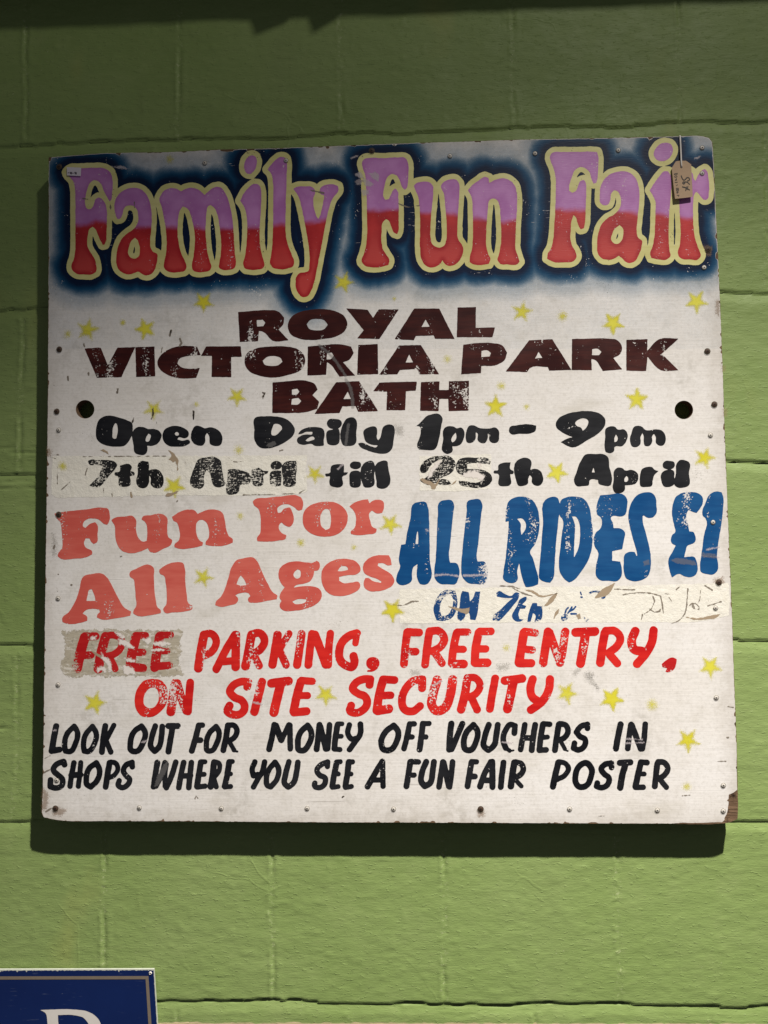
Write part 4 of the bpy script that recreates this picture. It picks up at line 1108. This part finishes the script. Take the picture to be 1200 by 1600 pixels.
# stars and dots sprayed through a stencil
for k, (cx, cy, r, a) in enumerate(STARS):
    a = math.radians(a)
    pts = []
    for q in range(10):
        rr = (r if q % 2 == 0 else r * 0.44) * (1.02 if q % 2 else 1.0)
        th = a + q * math.pi / 5
        pts.append((cx + rr * math.sin(th), cy - rr * math.cos(th)))
    pts = [(cx + (x - cx) * 1.06, cy + (y - cy) * 1.06) for x, y in pts]
    soft_patch('painted_star', [('p', 0, pts)], 4.2, -0.0012, M_STAR, None, 0.8, 40, 200 + k, 0.9, [0.76, 0.98, 0.88, 0.82][k % 4])
for k, (cx, cy, r) in enumerate(DOTS):
    pts = [(cx + r * 0.45 * math.cos(t), cy + r * 0.45 * math.sin(t)) for t in np.linspace(0, 2 * math.pi, 9)[:-1]]
    soft_patch('painted_dot', [('p', 0, pts)], r * 0.85, -0.0012, M_STAR, None, 0.9, 180, 300 + k, 0.8, [0.7, 0.85, 0.75][k % 3])


# torn bits, scratches and smears
def bits(name, mat, Y, soft, lst, parent=None, seed=0):
    for k, (z, s) in enumerate(lst):
        soft_patch(name, parse(s, z), soft, Y, mat, parent, 0.7, 45, seed + k, 0.7)


bits('torn_paper', M_TORN, -0.0018, 0.9, [
    (O1, "p 636,303 660,312 685,335 700,352 714,383 708,415 710,450 704,458 698,400 690,388 672,398 660,385 640,375 655,358 664,340 655,325"),
    (O1, "p 130,303 150,296 178,312 190,335 170,322 140,312"),
    (O1, "p 612,652 630,632 680,622 718,606 700,628 650,648"),
    (O1, "p 352,620 362,616 370,660 358,662")], strips[0], 500)
bits('torn_paper', M_TORN, -0.0018, 0.9, [
    (A1, "p 400,833 440,838 500,852 552,838 545,870 525,888 490,875 450,858"),
    (A1, "p 1066,832 1090,800 1120,765 1162,728 1150,765 1130,800 1085,828"),
    (A1, "p 1135,918 1142,880 1172,850 1160,885"),
    (A1, "p 930,718 980,722 1040,755 1160,742 1130,752 1040,768 985,738"),
    (A2, "p 262,778 300,730 335,700 360,690 400,672 380,722 340,760 300,772"),
    (A2, "p 900,908 980,915 1060,900 1140,882 1120,905 1040,922 960,925"),
    (A2, "p 130,895 160,880 170,915 150,925")], strips[2], 520)
bits('torn_paper', M_TORN, -0.0018, 0.9, [
    (O3, "p 120,545 150,540 175,555 200,560 240,580 265,555 275,545 265,575 235,620 215,620 205,590 160,575"),
    (O3, "p 335,598 370,575 410,545 385,575")], strips[1], 540)
bits('torn_paper', M_TORN, -0.0018, 0.9, [(K1, "p 255,205 285,215 330,240 375,265 395,300 380,305 350,275 300,240")], bare, 545)
bits('white_flake', M_FLAKE, -0.0019, 2.6, [
    (K1, "p 455,110 500,120 555,150 575,190 540,180 500,160 465,150"), (K1, "p 500,255 560,262 600,270 570,285 520,278"),
    (K1, "p 290,330 330,318 360,335 365,365 330,350 300,362"), (K1, "p 490,310 530,320 575,345 585,375 540,378 495,372"),
    (K1, "p 430,65 470,65 505,95 490,115 460,90"), (K1, "p 330,215 360,250 400,275 405,350 385,362 372,300 335,260"),
    (K1, "p 640,110 690,100 710,130 680,150 650,140"), (K1, "p 245,95 285,92 280,112 255,118"),
    (K1, "p 720,140 800,128 850,150 790,165 730,158"), (K1, "p 700,195 760,186 800,196 745,204"),
    (O3, "p 250,420 290,400 240,470 215,520 185,548 195,500 225,450"), (O3, "p 490,480 560,490 610,520 590,560 540,540 470,530 440,520"),
    (O3, "p 560,430 585,432 575,465 560,455")], bare, 560)
bits('pale_scrape', M_PALE, -0.0019, 2.0, [
    (Z3, "p 105,212 150,200 175,225 170,265 140,245"), (Z3, "p 18,262 45,248 70,262 60,282 30,280"), (Z3, "p 60,318 108,318 112,345 70,358"),
    (Z3, "p 70,240 110,260 140,280 120,298 85,290 75,265"), (Z3, "p 20,215 60,200 78,240 40,240"),
    (Z1, "p 385,190 440,192 475,185 520,205 540,212 480,208 420,200"), (Z2, "p 1125,305 1160,290 1185,300 1165,320"),
    (Z2, "w8 1100,130 1150,110"), (T_ := (1000, 190, 8.0), "w20 690,460 720,450; w12 730,445 745,438"),
    (K2, "w10 382,490 436,502"), (O2, "w10 712,445 745,412"), (A1, "w12 312,618 380,612 470,622; w12 510,618 665,616"), (A1, "p 245,295 260,300 268,312 250,312"),
    (K3, "w8 578,410 640,375"), (L1, "w9 722,185 765,168"), (L1, "w7 85,100 102,96"), (L4, "p 430,183 450,180 520,190 450,189"),
    (L5, "w6 690,160 800,165"), (L5, "w7 680,192 815,185"), (A2, "w9 1040,440 1130,420"), (A2, "w8 1015,480 1125,490")], None, 600)
bits('grey_smear', M_GREY, -0.0019, 1.6, [
    (L1, "p 880,345 910,315 905,380 870,440 840,500 815,500 830,440"), (R1, "w12 380,190 420,225 455,265 490,320"), (R1, "w13 492,335 512,375 522,455"),
    (O2, "w18 770,262 778,190 790,110"), (A2, "p 785,515 830,500 960,520 965,545 830,532"), (A2, "p 1010,460 1100,470 1110,500 1010,490"),
    (O2, "p 170,270 200,245 240,240 250,262 200,282"), (A2, "p 600,520 640,510 640,540 605,550")], None, 640)
bits('scratch', M_LINE, -0.0020, 0.6, [
    (A2, "w7 460,752 520,742 580,738 650,742 720,760 735,830 740,880"), (A2, "w7 400,712 470,716 540,718"), (A2, "w7 668,765 680,800 655,850 610,885; w7 645,850 680,872 715,865 718,855"),
    (A2, "w6 910,710 905,780 890,880 850,930 795,952"), (A2, "w6 920,830 940,812 965,815 990,840 985,855 955,850 940,830; w5 945,820 960,850"), (A2, "w6 740,745 790,748"), (A2, "w6 1000,720 990,790 975,820"),
    (A2, "w6 595,890 588,925"), (A2, "w6 830,715 850,700"), (A2, "w6 780,770 800,800"), (A2, "w6 1050,830 1140,800"), (A2, "w6 1030,690 1080,720"),
    (A1, "w8 20,822 90,825 150,800 195,797"), (A1, "w7 850,705 930,745 985,760"), (A1, "w7 760,690 860,698 900,712"),
    (O1, "w6 15,490 30,440"), (O1, "w6 215,630 220,660"), (O1, "w6 150,590 155,620"), (O1, "w5 1090,360 1130,390 1200,385"), (O2, "w7 420,625 460,603; w4 0,640 200,636 420,628"),
    (O1, "w4 0,352 300,350 640,348"), (O1, "w7 378,62 370,95"), (O1, "w8 828,10 826,70"), (O1, "w8 522,0 526,20 512,68"),
    ((60, 690, 14.543), "w22 235,335 330,365 450,405; w18 235,330 330,302 450,295"), ((60, 690, 14.543), "w16 530,1090 620,1005 740,895"), ((60, 690, 14.543), "w12 430,560 430,960"),
    (V1, "w9 605,35 615,60 603,78"), (V1, "w9 500,85 495,115"), (V1, "w9 242,328 236,350"), (V1, "w8 1090,350 1100,360 1090,385"), (V1, "w8 686,460 684,500"),
    (V1, "w9 550,-10 545,15"), (V1, "w9 447,440 445,495"), (V1, "w8 42,65 45,80"), (V1, "w9 68,235 70,248"), ((60, 440, 4.0), "w9 830,305 825,330"), ((60, 440, 4.0), "w9 185,595 186,615"), ((60, 440, 4.0), "w7 95,645 100,650"),
    ((60, 440, 4.0), "w7 492,668 497,695"), ((60, 440, 4.0), "w7 596,850 588,880"), ((60, 440, 4.0), "w7 965,805 970,860"),
    (Z1, "w8 190,432 228,438"), (Z2, "w10 790,370 840,380 890,390"), (Z3, "w5 300,405 360,428 435,418"), (Z1, "w9 575,460 576,500"), (Z1, "w8 395,470 398,520"),
    (L1, "w7 25,300 60,280"), (L1, "w7 20,400 60,380"), ((30, 1220, 8.0), "w14 335,385 400,345 435,330"), (L3, "w8 300,578 312,572"), (L2, "w8 68,590 75,570 88,585"), (R1, "w5 135,390 147,392 138,410"),
    (O2, "w7 275,308 300,302"), (L2, "w7 1130,580 1140,574"), ((900, 980, 4.615), "w5 1010,968 1080,965"), ((900, 980, 4.615), "w6 165,1362 210,1360"), ((900, 980, 4.615), "w6 765,1215 825,1210"), ((900, 980, 4.615), "w10 1090,795 1100,795"),
    ((900, 980, 4.615), "w7 1095,572 1135,578"), (F1, "w10 15,345 22,330"), (F1, "w10 432,398 440,396"), (F1, "w9 785,55 790,48"), (F1, "w8 38,615 42,615"), (F1, "w9 125,575 128,575"), (F1, "w9 43,508 45,508"),
], None, 700)
bits('smudge', M_SMUDGE, -0.0010, 5.0, [
    ((900, 980, 4.615), "p 60,330 110,345 130,400 160,440 110,410 70,370"), (K4, "p 460,330 490,300 510,300 480,340"), (K4, "p 550,320 590,330 580,360 560,350"), (K4, "p 600,400 625,410 615,435"),
    (O2, "p 1140,120 1190,130 1195,190 1160,190 1140,160"), (K3, "p 980,280 1060,270 1050,300 1000,310"), (F1, "p 10,250 30,300 25,390 8,390"), (K3, "p 450,310 510,315 500,340 450,335")], None, 860)


bits('stain', M_STAIN, -0.0010, 4.0, [
    ((0, 0, 1.0), "p 67,1232 74,1240 73,1262 66,1266"), ((0, 0, 1.0), "p 82,1268 92,1262 104,1266 96,1274 84,1274"), 
    ((0, 0, 1.0), "p 1128,572 1133,572 1133,580 1129,580"), ((0, 0, 1.0), "p 1131,640 1136,638 1135,650 1131,650"), ((0, 0, 1.0), "p 1119,470 1124,468 1123,494 1119,490"),
    ((0, 0, 1.0), "p 1116,904 1130,902 1132,916 1118,918"), ((0, 0, 1.0), "p 746,1266 757,1266 756,1276 748,1276"), ((0, 0, 1.0), "p 1098,384 1112,386 1110,400 1100,398"),
    ((0, 0, 1.0), "p 74,700 80,704 78,712 74,712")], None, 900)


# screws driven through the face
def lathe(profile, n=14):
    v, f = [], []
    for r, y in profile:
        for k in range(n):
            a = 2 * math.pi * k / n
            v.append((r * math.cos(a), y, r * math.sin(a)))
    for i in range(len(profile) - 1):
        for k in range(n):
            k2 = (k + 1) % n
            f.append((i * n + k, (i + 1) * n + k, (i + 1) * n + k2, i * n + k2))
    f.append(tuple((len(profile) - 1) * n + k for k in range(n)))
    return v, f


def make_screw(mat):
    v, f = lathe([(0.0044, 0.0), (0.0044, -0.0006), (0.0036, -0.0013), (0.0024, -0.0017), (0.0012, -0.0018)])
    o = mesh_obj('screw', np.array(v), f, mat, sign, np.zeros(3), True)
    pts = []
    for k in range(12):
        r = 0.0021 if k % 3 == 0 else 0.0009
        a = 2 * math.pi * k / 12 + 0.4
        pts.append((r * math.cos(a), -0.00195, r * math.sin(a)))
    mesh_obj('screw_slot', pts, [tuple(range(11, -1, -1))], M_DARK, o, np.zeros(3))
    rv, rf = [], []
    for k in range(20):
        a = 2 * math.pi * k / 20
        for r in (0.0043, 0.0049): rv.append((r * math.cos(a), -0.0012, r * math.sin(a)))
    for k in range(20):
        a, b = 2 * k, 2 * ((k + 1) % 20)
        rf.append((a, a + 1, b + 1, b))
    mesh_obj('countersink', rv, rf, M_TIMBER, o, np.zeros(3))
    return o


for mat, spots, lab in ((M_SCREW, SCREWS, None), (M_RUST, RUSTY, 'rusty brown screw head')):
    proto = make_screw(mat)
    for k, (x, y) in enumerate(spots):
        if k == 0:
            s_ = proto
        else:
            s_ = proto.copy(); COL.objects.link(s_); s_.parent = sign
            for ch in proto.children:
                c = ch.copy(); COL.objects.link(c); c.parent = s_
        p = ray(x, y, -0.0004) - BASE
        s_.location = p
        s_.rotation_euler = (0, random.uniform(0, 6.28), 0)
        if lab:
            s_['label'] = lab
            s_.scale = (1.12,) * 3
        else:
            s_.scale = (0.88,) * 3

# small sticker on the first letter
stick = mesh_obj('price_sticker', [ray(x, y, -0.0022) for x, y in ((104.3, 261), (127, 262), (126.3, 275), (104.6, 274))], [(0, 3, 2, 1)], M_STICK, sign, BASE)
fs = Field(parse("w9 530,480 540,478; w16 558,475 562,488; w16 575,476 575,490; w8 590,484 600,484; w18 618,476 632,490; w14 632,476 620,490", (40, 210, 8.0)), res=0.4, pad=2, wob=0)
sheet('printed_digits', fs.d, fs.xs, fs.ys, -0.0025, M_PRINT, stick, True)

# ------------------------------------------------------------------ the price tag
TG = (1045, 245, 21.3333)
tbase = ray(1068, 309, -0.0065)
ptag = empty('price_tag', tbase)
tag(ptag, 'brown card price tag on white string hanging over the last letter of Fair', 'price tag')


def tag_y(py): return np.interp(py, [250, 311], [-0.0032, -0.0068])


def on_tag(P, lift):
    out = np.zeros((len(P), 3))
    for i, (x, y) in enumerate(P):
        out[i] = ray(x, y, float(tag_y(y)) - lift)
    return out


Fcard = Field(parse("p 96,372 235,152 300,138 570,130 745,250 800,1332 500,1372 205,1402 150,900; - 378,352 405,325 455,325 468,350 430,372 390,370", TG), res=0.5, pad=2, thr=30, wob=0.12)
P, Fc = contour(Fcard.d, Fcard.xs, Fcard.ys, True)
fr = on_tag(P, 0.0003); bk = on_tag(P, -0.0003)
n = len(P)
dv = np.abs(bilin(Fcard.d, Fcard.xs, Fcard.ys, P)) < 0.05
from collections import Counter
cnt = Counter(frozenset((f[i], f[(i + 1) % len(f)])) for f in Fc for i in range(len(f)))
side = [(f[(i + 1) % len(f)], f[i], f[i] + n, f[(i + 1) % len(f)] + n) for f in Fc for i in range(len(f))
        if cnt[frozenset((f[i], f[(i + 1) % len(f)]))] == 1 and dv[f[i]] and dv[f[(i + 1) % len(f)]]]
card = mesh_obj('card', np.vstack([fr, bk]), list(Fc) + [tuple(i + n for i in f[::-1]) for f in Fc] + side, M_CARD, ptag, tbase)
INK = ("w34 415,630 440,700 475,755 505,775 555,750 600,700 660,695 690,735 670,790 630,800; c34 465,870 480,835 520,840 535,880 500,905; w32 520,838 600,840 660,880 690,915; "
       "w40 460,1000 520,1018; w34 520,1010 590,1045 690,1102; w28 562,1125 592,1000; w28 610,1090 640,985")
SERIAL = ("w22 185,570 285,545; w20 185,590 220,590; w20 285,575 255,590; c18 195,650 220,630 270,640 280,665 240,680 205,675; w22 215,790 260,720; w20 250,720 262,780; w18 230,745 240,775; "
          "w20 205,850 290,845; w22 255,960 290,930; w20 250,1045 335,1045; w20 250,1085 335,1085; c18 255,1120 290,1100 330,1115 320,1140 270,1140; w20 255,1200 320,1180; w20 280,1170 300,1215; "
          "w20 275,1280 345,1280; w18 345,1280 320,1320")
for nm, s in (('handwritten_price', INK), ('handwritten_number', SERIAL)):
    F = Field(parse(s, TG), res=0.35, pad=2, thr=70, wob=0.1)
    P, Fc = contour(F.d, F.xs, F.ys, True)
    mesh_obj(nm, on_tag(P, 0.0006), Fc, M_INK, card, tbase)


def tube(path, r, nseg=8):
    path = [np.array(p, float) for p in path]
    v, f = [], []
    for i, p in enumerate(path):
        d = path[min(i + 1, len(path) - 1)] - path[max(i - 1, 0)]
        d /= np.linalg.norm(d)
        a = np.cross(d, [1, 0, 0]); a /= np.linalg.norm(a)
        b = np.cross(d, a)
        for k in range(nseg):
            t = 2 * math.pi * k / nseg
            v.append(p + r * (math.cos(t) * a + math.sin(t) * b))
    for i in range(len(path) - 1):
        for k in range(nseg):
            k2 = (k + 1) % nseg
            f.append((i * nseg + k, i * nseg + k2, (i + 1) * nseg + k2, (i + 1) * nseg + k))
    return v, f


top = ray(1062.6, 213, -0.0022)
sp_ = [top + [0, 0.012, 0.0014], top + [0, 0.005, 0.0018], top + [0, 0.0008, 0.0010], top, ray(1063.2, 225, -0.0030), ray(1064, 243, -0.0042), ray(1064.4, 252, -0.0052), ray(1064.7, 258, -0.0052), ray(1064.9, 261.5, -0.0040), ray(1065, 262, -0.0022)]
v, f = tube(sp_, 0.0015)
mesh_obj('string', v, f, M_STRING, ptag, tbase, True)

# ------------------------------------------------------------------ blue enamel sign in the corner
Y2 = 0.031
tr = ray(240.6, 1514.3, Y2); rr = ray(246, 1600, Y2)
down = (rr - tr) / np.linalg.norm(rr - tr); left = (ray(0, 1515, Y2) - tr); left /= np.linalg.norm(left)
PWID, PHT = 0.46, 0.34
ebase = tr + left * PWID / 2 + down * PHT
esign = empty('enamel_sign', ebase)
tag(esign, 'dark blue enamel sign with tan border and large white letter below the fair board', 'sign')
M_ENAMEL = None


def make_enamel():
    t = NT('blue_enamel')
    n = t.noise(9, 4, 0.6); sc = t.noise(1.0, 3, 0.6, t.coords((30, 30, 200)))
    c = t.mix(n, (0.0035, 0.012, 0.075), (0.006, 0.022, 0.115))
    c = t.mix(t.math('MULTIPLY', t.ramp(sc, 0.62, 0.76), 0.32), c, (0.12, 0.15, 0.24))
    c = t.mix(t.math('MULTIPLY', t.ramp(t.noise(260, 2), 0.76, 0.80), 0.8), c, (0.5, 0.5, 0.5))
    return t.bsdf(c, 0.32, t.bump(t.noise(14, 3), 0.25, 0.003), 0.5)


M_ENAMEL = make_enamel()
M_TAN = plain('tan_line', (0.205, 0.165, 0.125), 0.5, 0.15, 120)
M_LETTER = plain('off_white_letter', (0.74, 0.70, 0.66), 0.4, 0.05, 60)
M_CHIP = plain('chipped_white_edge', (0.58, 0.60, 0.52), 0.6, 0.3, 160)


def epos(a, b, lift=0.0):
    """a metres left of, b metres below the sign's right top corner"""
    return tr + left * a + down * b + np.array([0, -lift, 0])


def ebox(name, a0, a1, b0, b1, y0, y1, mat, parent, nrag=0, seed=0):
    vs = [epos(a, b) + [0, y, 0] for y in (y0, y1) for a, b in ((a1, b0), (a1, b1), (a0, b1), (a0, b0))]
    return mesh_obj(name, vs, [(0, 1, 2, 3), (7, 6, 5, 4), (0, 4, 5, 1), (1, 5, 6, 2), (2, 6, 7, 3), (3, 7, 4, 0)], mat, parent, ebase)


plate = ebox('plate', 0, PWID, 0, PHT, 0.0, 0.004, M_CHIP, esign)
# blue enamel face, its rim nibbled so that the pale ground coat shows
nx, nb = 460, 40
rgn = np.random.default_rng(9)
per = [(a, 0.0012 + abs(rgn.normal()) * 0.0007 + (0.003 if rgn.random() < 0.025 else 0)) for a in np.linspace(0.0006, PWID - 0.001, 240)]
rim = [(PWID - 0.001, b) for b in np.linspace(0.004, PHT - 0.001, 12)] + [(a, PHT - 0.001) for a in np.linspace(PWID - 0.002, 0.002, 12)] + [(0.0006 + abs(rgn.normal()) * 0.0004, b) for b in np.linspace(PHT - 0.002, 0.003, 120)]
outl = per + rim
fv = [epos(a, b, 0.0004) for a, b in outl]
mesh_obj('enamel_face', fv, [tuple(range(len(fv)))], M_ENAMEL, plate, ebase)
for k in range(1):
    o_in, wd = 0.0105, 0.0056
    O = [(o_in, o_in + 0.001), (PWID - o_in, o_in + 0.001), (PWID - o_in, PHT - o_in), (o_in, PHT - o_in)]
    I = [(o_in + wd, o_in + 0.001 + wd), (PWID - o_in - wd, o_in + 0.001 + wd), (PWID - o_in - wd, PHT - o_in - wd), (o_in + wd, PHT - o_in - wd)]
    vv = [epos(a, b, 0.0008) for a, b in O + I]
    mesh_obj('border_line', vv, [(i, (i + 1) % 4, (i + 1) % 4 + 4, i + 4) for i in range(4)], M_TAN, esign, ebase)
EZ = (0, 1480, 4.0)
FL = Field(parse("p 250,392 480,391 540,400 590,425 622,462 635,520 625,590 590,640 530,670 470,682 372,684 372,820 385,850 420,862 420,874 262,874 262,862 296,850 306,820 302,560 296,470 284,412; - 362,424 470,426 520,440 552,478 562,530 552,590 520,632 470,650 372,652", EZ), res=0.6, pad=3, thr=50, wob=0.15)
sheet('painted_letter', FL.d, FL.xs, FL.ys, Y2 - 0.0009, M_LETTER, esign, True, base=ebase)
v, f = lathe([(0.0030, 0.0), (0.0030, -0.0008), (0.0018, -0.0016)])
so = mesh_obj('screw', np.array(v), f, M_STRING, esign, np.zeros(3), True)
so.location = ray(235, 1520.5, Y2 - 0.0004) - ebase
